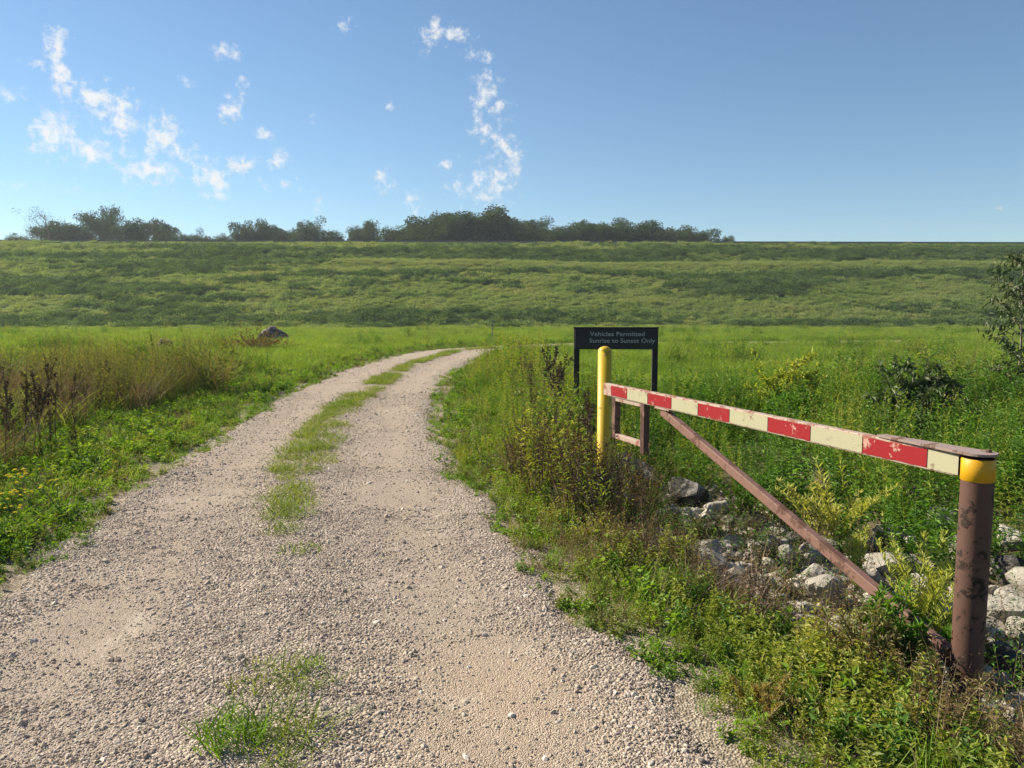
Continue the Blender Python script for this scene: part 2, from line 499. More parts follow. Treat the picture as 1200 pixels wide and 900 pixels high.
# ------------------------------------------------------------------ the setting
def grid_sheet():
    u = np.linspace(-1, 1, 361); xs = np.sinh(u * 7.4) / np.sinh(7.4) * 1500
    y1 = np.arange(-14, 18, .16); y2 = 18 + (np.exp(np.linspace(0, 1, 130) * np.log(1 + 170 / 3.5)) - 1) * 3.5
    y3 = np.array([195, 205, 215, 230, 260, 320, 400, 600, 1000, 1800.])
    y0 = np.array([-400, -100, -40.])
    y2b = np.arange(105, 182, 1.2)
    ys = np.unique(np.concatenate([y0, y1, y2, y2b, y3]))
    X, Y = np.meshgrid(xs, ys)
    Z = hgt(X, Y)
    n, m = len(ys), len(xs)
    i = np.arange(n - 1)[:, None] * m + np.arange(m - 1)[None]
    F = np.stack([i, i + 1, i + m + 1, i + m], -1).reshape(-1, 4)
    lat, hw = np.full(X.size, 99.), np.full(X.size, 2.)
    nr = ((np.abs(X) < 60) & (Y < 80)).ravel()
    lat[nr], hw[nr] = road_d(X.ravel()[nr], Y.ravel()[nr])
    spill = 1 - ss(-.1, .6, np.abs(lat) - hw + (fbm(X.ravel() * 1.7, Y.ravel() * 1.7, 23) - .5) * .7)
    b = MB(); b.add(np.stack([X, Y, Z], -1), [F], 0, spill)
    o = b.build('ground', M['ground'], smooth=True)
    tag(o, 'grassy ground with a ditch, a meadow and a tall embankment', 'ground', kind='structure')
grid_sheet()

def road_sheet():
    P = TR[:, :2]
    seg = np.linalg.norm(np.diff(P, axis=0), axis=1); S = np.concatenate([[0], np.cumsum(seg)])
    s = np.unique(np.concatenate([np.arange(0, 40, .16), np.arange(40, S[-1], .5)]))
    cx, cy, hw = (np.interp(s, S, TR[:, i]) for i in range(3))
    tx, ty = np.gradient(cx, s), np.gradient(cy, s)
    for a in (tx, ty): a[:] = np.convolve(np.pad(a, 4, 'edge'), np.ones(9) / 9, 'valid')
    L = np.hypot(tx, ty); nx, ny = ty / L, -tx / L
    v = np.linspace(-1.2, 1.2, 61)
    X = cx[:, None] + nx[:, None] * v * hw[:, None]; Y = cy[:, None] + ny[:, None] * v * hw[:, None]
    Z = hgt(X, Y, fine=False)
    av = np.abs(v)[None]
    ragged = (fbm(X * 1.5, Y * 1.5, 21) - .5) * .35
    edge = ss(.82, 1.12, av + ragged)
    Z = Z + .035 - .115 * edge + .022 * np.exp(-(v / .22) ** 2)[None] - .018 * np.exp(-((av - .5) / .2) ** 2)
    Z = Z + (fbm(X * 2.2, Y * 2.2, 31) - .5) * .03
    n, m = X.shape
    i = np.arange(n - 1)[:, None] * m + np.arange(m - 1)[None]
    F = np.stack([i, i + 1, i + m + 1, i + m], -1).reshape(-1, 4)
    b = MB(); b.add(np.stack([X, Y, Z], -1), [F], 0, np.broadcast_to(v[None], X.shape).ravel())
    o = b.build('road', M['road'], smooth=True)
    tag(o, 'pale gravel track curving away with a grassy centre strip', 'gravel track', kind='structure')
road_sheet()
def road_z(x, y, lat, hw):
    v = lat / hw; av = np.abs(v)
    ragged = (fbm(x * 1.5, y * 1.5, 21) - .5) * .35
    return hgt(x, y, fine=False) + .035 - .115 * ss(.82, 1.12, av + ragged) + .022 * np.exp(-(v / .22) ** 2) - .018 * np.exp(-((av - .5) / .2) ** 2) + (fbm(x * 2.2, y * 2.2, 31) - .5) * .03

def crest_road():
    k = NT('crest_asphalt'); m = k.principled(k.mix(k.noise(k.pos(), .8, 5), (.10, .10, .10), (.17, .165, .16)), .9)
    xs = np.linspace(-700, 900, 220)
    s0 = 169.6 + .027 * np.clip(xs, -200, 300)
    V = []
    for ds, dz in ((0, -.4), (0, .28), (6.0, .34), (6.0, -.4)):
        z = np.interp(np.full(len(xs), 170.0), PROF_S, PROF_Z)
        V.append(np.stack([xs, s0 + ds, z + dz], -1))
    V = np.stack(V, 1); i = np.arange(len(xs) - 1)[:, None] * 4 + np.arange(3)[None]
    F = np.stack([i, i + 4, i + 5, i + 1], -1).reshape(-1, 4)
    b = MB(); b.add(V, [F])
    tag(b.build('crest_road', m), 'thin grey road edge along the top of the embankment', 'road', kind='structure')
crest_road()

def haze():
    k = NT('summer_haze'); v = k.n('ShaderNodeVolumePrincipled')
    v.inputs['Color'].default_value = (.80, .88, 1.0, 1); v.inputs['Density'].default_value = HAZE; v.inputs['Anisotropy'].default_value = .2
    k.t.links.new(v.outputs[0], k.out.inputs['Volume'])
    b = MB(); b.box((0, 690, 26), 3010, 2240, 60)
    o = b.build('haze', k.mat); tag(o, 'thin pale haze lying over the whole scene', 'haze', kind='stuff')
HAZE = .0003
haze()

# ------------------------------------------------------------------ scattering of uncountable growth
def scatter(name, protos, pts, scl, label, cat, tilt=.12, sink=0.0):
    pts = np.asarray(pts, float); n = len(pts)
    pc = bpy.data.collections.new(name + '_kinds')
    for i, (b, mats) in enumerate(protos):
        o = bpy.data.objects.new(f'{name}_kind_{i:02d}', b.mesh(name, mats)); pc.objects.link(o)
    me = bpy.data.meshes.new(name)
    me.vertices.add(n); pts = pts.copy(); pts[:, 2] -= sink
    me.vertices.foreach_set('co', pts.astype(np.float32).ravel())
    rot = np.stack([rng.normal(0, tilt, n), rng.normal(0, tilt, n), rng.uniform(0, 2 * np.pi, n)], 1)
    a = me.attributes.new('turn', 'FLOAT_VECTOR', 'POINT'); a.data.foreach_set('vector', rot.astype(np.float32).ravel())
    a = me.attributes.new('size', 'FLOAT', 'POINT'); a.data.foreach_set('value', np.broadcast_to(scl, (n,)).astype(np.float32).ravel())
    a = me.attributes.new('kind', 'INT', 'POINT'); a.data.foreach_set('value', rng.integers(0, len(protos), n).astype(np.int32))
    o = bpy.data.objects.new(name, me); COL.objects.link(o)
    g = bpy.data.node_groups.new(name, 'GeometryNodeTree')
    g.interface.new_socket('Geometry', in_out='INPUT', socket_type='NodeSocketGeometry')
    g.interface.new_socket('Geometry', in_out='OUTPUT', socket_type='NodeSocketGeometry')
    gi, go = g.nodes.new('NodeGroupInput'), g.nodes.new('NodeGroupOutput')
    ip = g.nodes.new('GeometryNodeInstanceOnPoints'); ci = g.nodes.new('GeometryNodeCollectionInfo')
    ci.inputs['Collection'].default_value = pc
    ci.inputs['Separate Children'].default_value = True; ci.inputs['Reset Children'].default_value = True
    def attr(nm, t):
        q = g.nodes.new('GeometryNodeInputNamedAttribute'); q.data_type = t; q.inputs['Name'].default_value = nm
        return q.outputs['Attribute']
    g.links.new(gi.outputs[0], ip.inputs['Points']); g.links.new(ci.outputs[0], ip.inputs['Instance'])
    ip.inputs['Pick Instance'].default_value = True
    g.links.new(attr('kind', 'INT'), ip.inputs['Instance Index'])
    g.links.new(attr('turn', 'FLOAT_VECTOR'), ip.inputs['Rotation'])
    g.links.new(attr('size', 'FLOAT'), ip.inputs['Scale'])
    g.links.new(ip.outputs[0], go.inputs[0])
    md = o.modifiers.new('growth', 'NODES'); md.node_group = g
    return tag(o, label, cat, kind='stuff')

def rand_in(x0, x1, y0, y1, dens):
    n = int((x1 - x0) * (y1 - y0) * dens)
    return rng.uniform(x0, x1, n), rng.uniform(y0, y1, n)
def in_view(x, y, m=1.25, pad=1.2):
    return np.abs(x) < np.abs(y) * .666 * m + pad
def inside(poly, x, y):
    poly = np.asarray(poly); r = np.zeros(len(x), bool); j = len(poly) - 1
    for i in range(len(poly)):
        xi, yi, xj, yj = *poly[i], *poly[j]
        if yi != yj:
            r ^= ((yi > y) != (yj > y)) & (x < (xj - xi) * (y - yi) / (yj - yi) + xi)
        j = i
    return r

def disc(n, r):
    a = rng.uniform(0, 2 * np.pi, n); q = r * np.sqrt(rng.random(n))
    return np.stack([np.cos(a) * q, np.sin(a) * q, np.zeros(n)], 1)
def tuft(n, r, h, w, lean=.25, curve=.5, mat=0):
    b = MB()
    b.blades(disc(n, r), rng.uniform(0, 6.28, n), h * rng.uniform(.45, 1.1, n), w * rng.uniform(.7, 1.3, n), rng.uniform(0, lean, n) * 1.5, rng.uniform(0.1, curve, n) * 1.4, mat, rng.random(n))
    return b
def weed(ns, r, h, leaf_l, leaf_w, per, stem_r=.003, lean=.3, up=.5, taper=.6, stem_mat=0, leaf_mat=1, b=None, start=.1, fine_top=True):
    """a clump of leafy stems"""
    b = b or MB()
    for i in range(ns):
        p0 = disc(1, r)[0]; a = random.uniform(0, 6.28); ln = random.uniform(0, lean); hh = h * random.uniform(.6, 1.1)
        t = np.linspace(0, 1, 5)
        P = p0 + np.stack([np.cos(a) * ln * hh * t ** 1.6, np.sin(a) * ln * hh * t ** 1.6, hh * t], 1)
        b.tube(P, stem_r * (1 - .7 * t), 3, stem_mat, random.random(), cap=False)
        tl = np.linspace(start, 1, per) + rng.uniform(-.03, .03, per); tl = np.clip(tl, 0, 1)
        Q = np.stack([np.interp(tl, t, P[:, c]) for c in range(3)], 1)
        la = rng.uniform(0, 6.28, per)
        D = np.stack([np.cos(la), np.sin(la), rng.normal(up, .25, per)], 1)
        sz = (1 - taper * tl) * rng.uniform(.7, 1.25, per)
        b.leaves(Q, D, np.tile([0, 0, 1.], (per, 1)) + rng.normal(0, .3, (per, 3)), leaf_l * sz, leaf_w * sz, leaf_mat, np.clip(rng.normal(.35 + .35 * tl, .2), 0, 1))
    return b

# --- gravel stones near the camera
def ico(sub=0):
    import bmesh
    bm = bmesh.new(); bmesh.ops.create_icosphere(bm, subdivisions=sub + 1, radius=1)
    V = np.array([v.co for v in bm.verts]); F = np.array([[v.index for v in f.verts] for f in bm.faces]); bm.free()
    return V, F
ICO_V, ICO_F = ico(0)
OCT_V = np.array([(1, 0, 0), (-1, 0, 0), (0, 1, 0), (0, -1, 0), (0, 0, 1), (0, 0, -1)], float)
OCT_F = np.array([(0, 2, 4), (2, 1, 4), (1, 3, 4), (3, 0, 4), (2, 0, 5), (1, 2, 5), (3, 1, 5), (0, 3, 5)])
ICO2_V, ICO2_F = ICO_V, ICO_F
def stones(name, x, y, z, size, mat, label, cat, V0=ICO_V, F0=ICO_F, flat=.6):
    n = len(x)
    V = np.tile(V0[None], (n, 1, 1)) * rng.uniform(.72, 1.15, (n, len(V0), 1))
    V = V * (size[:, None] * np.stack([rng.uniform(.75, 1.35, n), rng.uniform(.7, 1.1, n), rng.uniform(.45, .9, n) * flat / .6], 1))[:, None]
    q = rng.normal(0, 1, (n, 4)); q[:, 1:3] *= .35; q /= np.linalg.norm(q, axis=1)[:, None]
    w, a, b_, c = q.T
    Rm = np.stack([1 - 2 * (b_ * b_ + c * c), 2 * (a * b_ - c * w), 2 * (a * c + b_ * w), 2 * (a * b_ + c * w), 1 - 2 * (a * a + c * c), 2 * (b_ * c - a * w),
                   2 * (a * c - b_ * w), 2 * (b_ * c + a * w), 1 - 2 * (a * a + b_ * b_)], 1).reshape(n, 3, 3)
    V = np.einsum('nij,nvj->nvi', Rm, V) + np.stack([x, y, z - size * .05], 1)[:, None]
    F = (F0[None] + (np.arange(n) * len(V0))[:, None, None]).reshape(-1, 3)
    b = MB(); b.add(V, [F], 0, np.repeat(rng.random(n), len(V0)))
    return tag(b.build(name, mat), label, cat, kind='stuff')
def stone_material(name, stops):
    k = NT(name); t = k.n('ShaderNodeAttribute', attribute_name='tint').outputs['Fac']
    f = k.noise(k.pos(), 90, 3)
    col = k.mix(k.math('MULTIPLY', f, .5), k.ramp(t, stops), (.36, .31, .26))
    return k.principled(col, .9, None, .15)
M['gravel'] = stone_material('gravel_stones', [(0, (.20, .16, .13)), (.25, (.33, .27, .22)), (.7, (.43, .36, .295)), (.92, (.52, .455, .385)), (1, (.64, .59, .52))])
def gravel():
    XS, YS, SZ = [], [], []
    for (y0, y1, d, s0) in ((1.7, 4.2, 6500, .0056), (1.7, 6.0, 4200, .0036), (4.2, 8, 3600, .0061), (8, 16, 800, .0075), (16, 30, 100, .011)):
        x, y = rand_in(-8, 3, y0, y1, d)
        lat, hw = road_d(x, y)
        v = np.abs(lat) / hw
        worn = np.exp(-((v - .5) / .2) ** 2)
        big = fbm(x * .9, y * .9, 41)
        keep = rng.random(len(x)) < np.clip(1.0 - .72 * worn * ss(.32, .56, big) - ss(.52, .7, fbm(x * .45 + 3, y * .45, 43)) * .5 - .25 * (1 - ss(.2, .9, np.hypot(x + .05, y - 3.1))), .12, 1) * (1 - ss(.95, 1.36, v + (fbm(x * 1.5, y * 1.5, 21) - .5) * .3))
        keep &= in_view(x, y, 1.2)
        XS.append(x[keep]); YS.append(y[keep]); SZ.append(s0 * np.exp(rng.normal(0, .42, keep.sum())))
    x, y, s = (np.concatenate(q) for q in (XS, YS, SZ))
    lat, hw = road_d(x, y)
    z = road_z(x, y, lat, hw)
    stones('gravel', x, y, np.maximum(z, hgt(x, y) - .01), s, M['gravel'], 'loose tan and grey gravel covering the track', 'gravel', OCT_V, OCT_F) if False else stones('gravel', x, y, np.maximum(z, hgt(x, y) - .01), s, M['gravel'], 'loose tan and grey gravel covering the track', 'gravel', ICO2_V, ICO2_F)
gravel()

# --- grass and weeds
def gz(x, y): return hgt(x, y)
def verge():
    # short grass and clover along both edges of the track
    pts, scl = [], []
    for (y0, y1, d) in ((1.0, 6, 100), (6, 12, 70), (12, 22, 36), (22, 48, 12)):
        x, y = rand_in(-22, 14, y0, y1, d)
        lat, hw = road_d(x, y)
        off = np.abs(lat) - hw
        lim = np.where(lat < 0, 1.9 + y * .05, 1.5)
        rag = (fbm(x * 1.3, y * 1.3, 51) - .5)
        k = in_view(x, y) & (off > -.24 + rag * np.where(lat > 0, .35, .6)) & (off < lim + rag * 1.2)
        k &= ~((lat > 0) & (y < 6) & (off > .75 + rag))
        pts.append(np.stack([x[k], y[k]], 1)); scl.append(rng.uniform(.6, 1.25, k.sum()) * (1 + y[k] * .016) * (.55 + .45 * ss(-.1, .35, off[k])))
    p = np.concatenate(pts); s = np.concatenate(scl)
    pr = [(tuft(46, .11, .13, .0045), [M['grass']]) for _ in range(3)] + \
         [(weed(9, .10, .12, .045, .026, 9, .0015, .8, .4, .2, 0, 0), [M['grass']]) for _ in range(2)] + [(weed(9, .11, .13, .05, .022, 10, .0015, .7, .4, .2, 0, 0), [M['olive']]), (tuft(34, .11, .15, .0035, .4, .6), [M['dry']]), (weed(8, .10, .16, .04, .018, 12, .0015, .6, .5, .2, 0, 0), [M['deep']])]
    scatter('verge_grass', pr, np.column_stack([p, gz(p[:, 0], p[:, 1])]), s, 'short bright green grass and clover edging the gravel track', 'grass', .2, .01)
verge()

def strip():
    x, y = rand_in(-7, 2, 2.2, 40, 80)
    lat, hw = road_d(x, y)
    w = (.11 + .15 * ss(5.5, 9, y)) * (1 - .35 * ss(13, 24, y))
    n_ = fbm(x * 1.2, y * .7, 61)
    dens = np.where(y < 5.2, .25, np.where(y < 16, .85, .6))
    k = (np.abs(lat - .03 + (fbm(y * .4, y * 0, 62) - .5) * .5) < w * (.6 + n_)) & (n_ > .62 - dens * .32) & (rng.random(len(x)) < .8)
    x, y = x[k], y[k]; lat, hw = road_d(x, y)
    pr = [(tuft(40, .10, .085, .0045, .7, .9), [M['strip']]) for _ in range(4)]
    scatter('track_grass', pr, np.column_stack([x, y, road_z(x, y, lat, hw)]), rng.uniform(.5, 1.25, len(x)) * (1 + y * .02), 'thin yellowish grass growing in the middle of the track', 'grass', .15, .006)
M['strip'] = leafmat('track_grass_blades', [(.09, .14, .018), (.15, .20, .028), (.22, .25, .05), (.32, .30, .11)], .4)
strip()

TALL_R = [at(*q) for q in ((560, 560), (530, 500), (530, 450), (560, 430), (640, 425), (720, 470), (790, 540), (740, 600), (690, 640), (640, 610))]
DRY_L = [(-9.5, 7.2), (-5.3, 7.4), (-5.6, 9.5), (-6.3, 12.2), (-7.2, 14.2), (-11, 15.5), (-15, 13)]
def bank_weeds():
    # waist-high mixed weeds on the right bank by the yellow post
    x, y = rand_in(-2.2, 6, 5.3, 24, 24)
    lat, hw = road_d(x, y); off = lat - hw
    k = (off > .45 + (fbm(x, y, 71) - .5) * .7) & (x < .95 + .1 * (y - 8) + fbm(x * .7, y * .7, 72) * .8) & (y > 6.0 - off * .4) & ((y < 14.5) | (off < 2.3))
    x, y, off = x[k], y[k], off[k]
    s = np.where((x / y > .075) & (x / y < .21) & (y > 6.8), .62, 1.0) * rng.uniform(.6, 1.2, len(x)) * (.35 + .75 * ss(.3, 1.5, off)) * (.42 + .58 * ss(5.6, 7.4, y)) * (.55 + .75 * fbm(x * 1.1, y * 1.1, 73))
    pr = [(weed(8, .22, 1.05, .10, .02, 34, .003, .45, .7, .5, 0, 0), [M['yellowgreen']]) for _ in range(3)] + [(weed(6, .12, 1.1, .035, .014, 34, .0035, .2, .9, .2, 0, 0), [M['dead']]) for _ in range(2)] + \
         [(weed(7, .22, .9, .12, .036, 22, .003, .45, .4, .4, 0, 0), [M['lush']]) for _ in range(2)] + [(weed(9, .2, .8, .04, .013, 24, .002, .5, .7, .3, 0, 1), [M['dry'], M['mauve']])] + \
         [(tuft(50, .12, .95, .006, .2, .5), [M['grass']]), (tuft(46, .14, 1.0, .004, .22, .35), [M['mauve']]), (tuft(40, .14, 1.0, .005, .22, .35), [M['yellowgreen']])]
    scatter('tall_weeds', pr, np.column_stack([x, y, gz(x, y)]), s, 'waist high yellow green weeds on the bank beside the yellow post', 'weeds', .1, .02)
    # leafy weeds in front of them and along the near right side
    pts, sc_ = [], []
    x, y = rand_in(-.8, 4.2, 1.8, 9.5, 110)
    lat, hw = road_d(x, y); off = lat - hw
    n_ = fbm(x * 1.2, y * 1.2, 75)
    k = (off > -.10 + (n_ - .5) * .4) & (x < 2.15 - .34 * (y - 2.2)) & in_view(x, y, 1.15, .8)
    x, y, n_, off = x[k], y[k], n_[k], off[k]
    s = rng.uniform(.55, 1.1, len(x)) * (.5 + .5 * ss(0, .5, off))
    grn = rng.random(len(x)) < np.where(off < .6, .92, .30) + (n_ - .5) * 1.3
    pr = [(weed(8, .10, .24, .042, .017, 17, .0016, .45, .5, .3, 0, 0), [M['bankleaf']]) for _ in range(4)] + [(tuft(40, .1, .22, .0045, .3, .6), [M['grass']])]
    scatter('bank_weeds', pr, np.column_stack([x[grn], y[grn], gz(x[grn], y[grn])]), s[grn], 'low leafy green weeds between the track and the gate', 'weeds', .18, .01)
    d = ~grn
    pr = [(weed(9, .12, .30, .03, .011, 15, .0016, .55, .5, .3, 0, 1), [M['dry'], M['redbrown']]) for _ in range(3)] + [(tuft(36, .13, .30, .003, .5, .5), [M['dry']]), (tuft(36, .13, .34, .003, .5, .4), [M['mauve']])]
    scatter('dry_weeds', pr, np.column_stack([x[d], y[d], gz(x[d], y[d])]), s[d] * 1.05, 'dry reddish brown weeds below the gate arm', 'weeds', .2, .01)
M['bankleaf'] = leafmat('bank_weed_leaves', [(.065, .095, .014), (.145, .19, .026), (.24, .27, .04), (.36, .34, .075)], .45, patch=1.1, patch_w=.5)
bank_weeds()
def post_weeds():
    x, y = rand_in(-.1, 1.35, 5.5, 7.6, 60)
    lat, hw = road_d(x, y); off = lat - hw
    k = (off > .35) & (x > 1.45 - .33 * (y - 4.2) - .75) & (np.hypot(x - .8, y - 6.62) > .1) & (x < .98)
    x, y = x[k], y[k]
    pr = [(weed(6, .1, .52, .03, .011, 26, .0028, .3, .8, .2, 0, 0), [M['dead']]) for _ in range(2)] + [(weed(7, .1, .48, .045, .014, 22, .002, .35, .7, .3, 0, 0), [M['redbrown']]), (weed(7, .1, .5, .06, .016, 22, .002, .35, .7, .3, 0, 0), [M['yellowgreen']]), (tuft(40, .1, .5, .004, .3, .5), [M['mauve']])]
    scatter('post_weeds', pr, np.column_stack([x, y, gz(x, y)]), rng.uniform(.75, 1.5, len(x)), 'dark dry weeds crowded round the foot of the yellow post', 'weeds', .12, .02)
post_weeds()

def ditch_weeds():
    # deep green growth beyond the rocks
    x, y = rand_in(1, 14, 1.5, 15, 15)
    edge = 3.3 - .36 * (y - 4.5) + (fbm(x, y, 81) - .5) * .8 + np.where(y < 6, .35, 0)
    k = (x > edge - .25) & in_view(x, y, 1.3, 3.0) & (x > 1.1)
    x, y = x[k], y[k]
    s = rng.uniform(.55, 1.15, len(x)) * (.75 + .6 * fbm(x * .6, y * .6, 82))
    pr = [(weed(9, .2, .62, .075, .022, 28, .003, .4, .5, .4, 0, 0), [M['lush']]) for _ in range(3)] + \
         [(weed(8, .2, .62, .07, .018, 28, .003, .35, .6, .5, 0, 0), [M['deep']]), (weed(8, .2, .7, .06, .014, 30, .003, .35, .8, .4, 0, 0), [M['yellowgreen']])] + [(tuft(80, .22, .55, .006, .3, .7), [M['field']])] + [(weed(9, .22, .55, .08, .028, 26, .003, .5, .4, .3, 0, 0), [M['lush']])]
    scatter('ditch_weeds', pr, np.column_stack([x, y, gz(x, y)]), s, 'thick green weeds behind the rocks and the gate arm', 'weeds', .12, .02)
    # sparse dry growth among the rocks
    x, y = rand_in(.8, 4, 2.2, 8.2, 26)
    ax = 1.96 - .345 * (y - 3.2)
    k = (x > ax - .35) & (x < ax + 1.7) & (fbm(x * 1.1, y * 1.1, 85) > np.where(x > ax + .75, .38, .45))
    x, y = x[k], y[k]
    pr = [(weed(7, .12, .30, .035, .012, 14, .0016, .6, .5, .3, 0, 1), [M['dry'], M['lush']]) for _ in range(2)] + [(weed(7, .12, .34, .03, .010, 14, .0016, .6, .5, .3, 0, 1), [M['dead'], M['redbrown']]) for _ in range(2)] + [(tuft(30, .1, .34, .003, .6, .5), [M['dry']])]
    scatter('rock_weeds', pr, np.column_stack([x, y, gz(x, y)]), rng.uniform(.6, 1.2, len(x)), 'straggly dry weeds growing among the pale rocks', 'weeds', .2, .0)
ditch_weeds()

def left_growth():
    x, y = rand_in(-26, -3, 6.5, 24, 14)
    lat, hw = road_d(x, y); off = -lat - hw
    rag = fbm(x * .5, y * .5, 91)
    k = (off > 1.7 + y * .03 + (rag - .5) * 1.6) & in_view(x, y)
    x, y, off, rag = x[k], y[k], off[k], rag[k]
    dry = inside(DRY_L, x, y) & (rng.random(len(x)) < .35 + .8 * fbm(x * .9, y * .9, 92)) | (rng.random(len(x)) < .12)
    s = rng.uniform(.6, 1.2, len(x)) * (.7 + .8 * rag)
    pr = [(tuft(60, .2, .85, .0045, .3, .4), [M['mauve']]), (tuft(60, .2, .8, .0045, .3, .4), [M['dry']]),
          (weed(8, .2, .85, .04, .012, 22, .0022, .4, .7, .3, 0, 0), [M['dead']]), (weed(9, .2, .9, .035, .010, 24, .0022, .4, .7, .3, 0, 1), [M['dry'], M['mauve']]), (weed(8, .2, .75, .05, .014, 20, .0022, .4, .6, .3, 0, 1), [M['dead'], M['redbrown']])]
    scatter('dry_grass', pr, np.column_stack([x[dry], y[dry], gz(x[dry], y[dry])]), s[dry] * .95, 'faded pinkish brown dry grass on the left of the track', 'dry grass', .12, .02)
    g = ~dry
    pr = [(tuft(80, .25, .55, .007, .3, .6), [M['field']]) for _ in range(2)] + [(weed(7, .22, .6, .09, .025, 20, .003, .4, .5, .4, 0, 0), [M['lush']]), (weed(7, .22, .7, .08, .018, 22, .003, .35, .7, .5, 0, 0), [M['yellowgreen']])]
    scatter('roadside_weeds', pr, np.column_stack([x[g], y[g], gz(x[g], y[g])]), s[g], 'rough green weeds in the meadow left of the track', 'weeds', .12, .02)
left_growth()
def pale_weeds():
    x, y = rand_in(-12, -5.2, 12.5, 19, 16)
    lat, hw = road_d(x, y); off = -lat - hw
    k = (off > 1.7) & (fbm(x * .55, y * .4, 95) > .44) & (x > -.62 * y)
    x, y = x[k], y[k]
    pr = [(weed(9, .22, 1.15, .07, .014, 30, .003, .35, .8, .35, 0, 1), [M['dry'], M['olive']]) for _ in range(2)] + [(weed(9, .22, 1.2, .05, .012, 30, .003, .3, .9, .3, 0, 0), [M['paleweed']]) for _ in range(2)] + [(tuft(50, .2, 1.0, .005, .3, .5), [M['dry']])]
    scatter('pale_weeds', pr, np.column_stack([x, y, gz(x, y)]), rng.uniform(.6, 1.15, len(x)), 'tall pale golden and olive weeds by the left bend of the verge', 'weeds', .1, .02)
M['paleweed'] = leafmat('pale_weed_leaves', [(.15, .15, .05), (.24, .23, .08), (.34, .31, .13)], .4)
pale_weeds()

def meadow():
    pts, scl = [], []
    for (y0, y1, d, s0) in ((9, 22, 14, .55), (22, 40, 7.5, .62), (40, 70, 4.6, .72), (70, 114, 4.2, .72)):
        w = y1 * .666 * 1.2 + 3
        x, y = rand_in(-w, w, y0, y1, d)
        lat, hw = road_d(x, y); off = np.abs(lat) - hw
        s_ = y - .027 * x
        k = in_view(x, y, 1.18) & (off > .7 + .02 * y) & (s_ < 97 + 6 * fbm(x * .1, y * 0, 114))
        k &= ~((lat < 0) & (y < 22) & (y > 6)) & ~((y < 15) & (x > -2) & (x < 1.6)) & ~((y < 13) & (x < 9))
        k &= ~((y > 38) & (off < 1.6))
        x, y = x[k], y[k]
        n_ = fbm(x * .12, y * .12, 101)
        pts.append(np.stack([x, y], 1)); scl.append(s0 * rng.uniform(.65, 1.2, len(x)) * (.65 + .7 * n_))
    p = np.concatenate(pts); s = np.concatenate(scl)
    pr = [(tuft(95, .42, .62, .012, .35, .6), [M['field']]) for _ in range(5)] + [(weed(14, .4, .55, .13, .04, 14, .004, .5, .5, .4, 0, 0), [M['field']]) for _ in range(2)] + [(weed(12, .42, .7, .05, .016, 16, .003, .4, .8, .3, 0, 1), [M['dry'], M['olive']])]
    scatter('meadow_grass', pr, np.column_stack([p, gz(p[:, 0], p[:, 1])]), s, 'bright green meadow grass between the track and the embankment', 'grass', .12, .03)
meadow()
def mown():
    x, y = rand_in(-92, 95, 90, 114, 4.0)
    s_ = y - .027 * x
    k = in_view(x, y, 1.18) & (s_ > 95 + 6 * fbm(x * .1, y * 0, 114)) & (s_ < 112)
    x, y = x[k], y[k]
    pr = [(tuft(95, .5, .36, .014, .4, .7), [M['mown']]) for _ in range(4)]
    scatter('mown_grass', pr, np.column_stack([x, y, gz(x, y)]), rng.uniform(.6, 1.1, len(x)), 'pale short mown grass strip along the foot of the embankment', 'grass', .1, .03)
M['mown'] = leafmat('mown_blades', [(.12, .17, .03), (.19, .25, .045), (.25, .29, .065), (.31, .31, .10)], .5, patch=.2)
mown()
def rough_weeds():
    pts, scl = [], []
    for (y0, y1, d, s0) in ((8, 20, 12, 1.0), (20, 40, 4, .9), (40, 100, .7, 1.0)):
        w = y1 * .666 * 1.2 + 3
        x, y = rand_in(-w, w, y0, y1, d)
        lat, hw = road_d(x, y); off = np.abs(lat) - hw
        n_ = fbm(x * .35 / s0, y * .35 / s0, 105)
        k = in_view(x, y, 1.18) & (off > 1.6 + .04 * y) & (n_ > np.where(y > 40, .6, np.where(x > 0, .585, .54))) & ~((lat < 0) & (y < 22)) & ~((y < 15) & (x > -2) & (x < 1.6)) & ~((y < 12) & (x < 3)) & (y - .027 * x < 108)
        k &= ~((y > 36) & (off < 3.5)) & ~((x < -4) & (y > 24) & (x > -.36 * y) & (x < -.2 * y))
        pts.append(np.stack([x[k], y[k]], 1)); scl.append(s0 * rng.uniform(.6, 1.15, k.sum()) * (.5 + 1.0 * ss(.53, .72, n_[k])))
    p = np.concatenate(pts); s = np.concatenate(scl)
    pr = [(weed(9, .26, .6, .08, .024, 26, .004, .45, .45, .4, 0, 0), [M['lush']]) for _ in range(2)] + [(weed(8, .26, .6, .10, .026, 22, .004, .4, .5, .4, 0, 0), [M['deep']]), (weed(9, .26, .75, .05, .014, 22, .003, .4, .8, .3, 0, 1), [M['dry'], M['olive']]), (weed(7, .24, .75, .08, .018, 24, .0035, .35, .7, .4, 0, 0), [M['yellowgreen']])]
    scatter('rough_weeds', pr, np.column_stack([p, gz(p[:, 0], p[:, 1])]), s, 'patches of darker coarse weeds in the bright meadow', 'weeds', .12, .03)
rough_weeds()

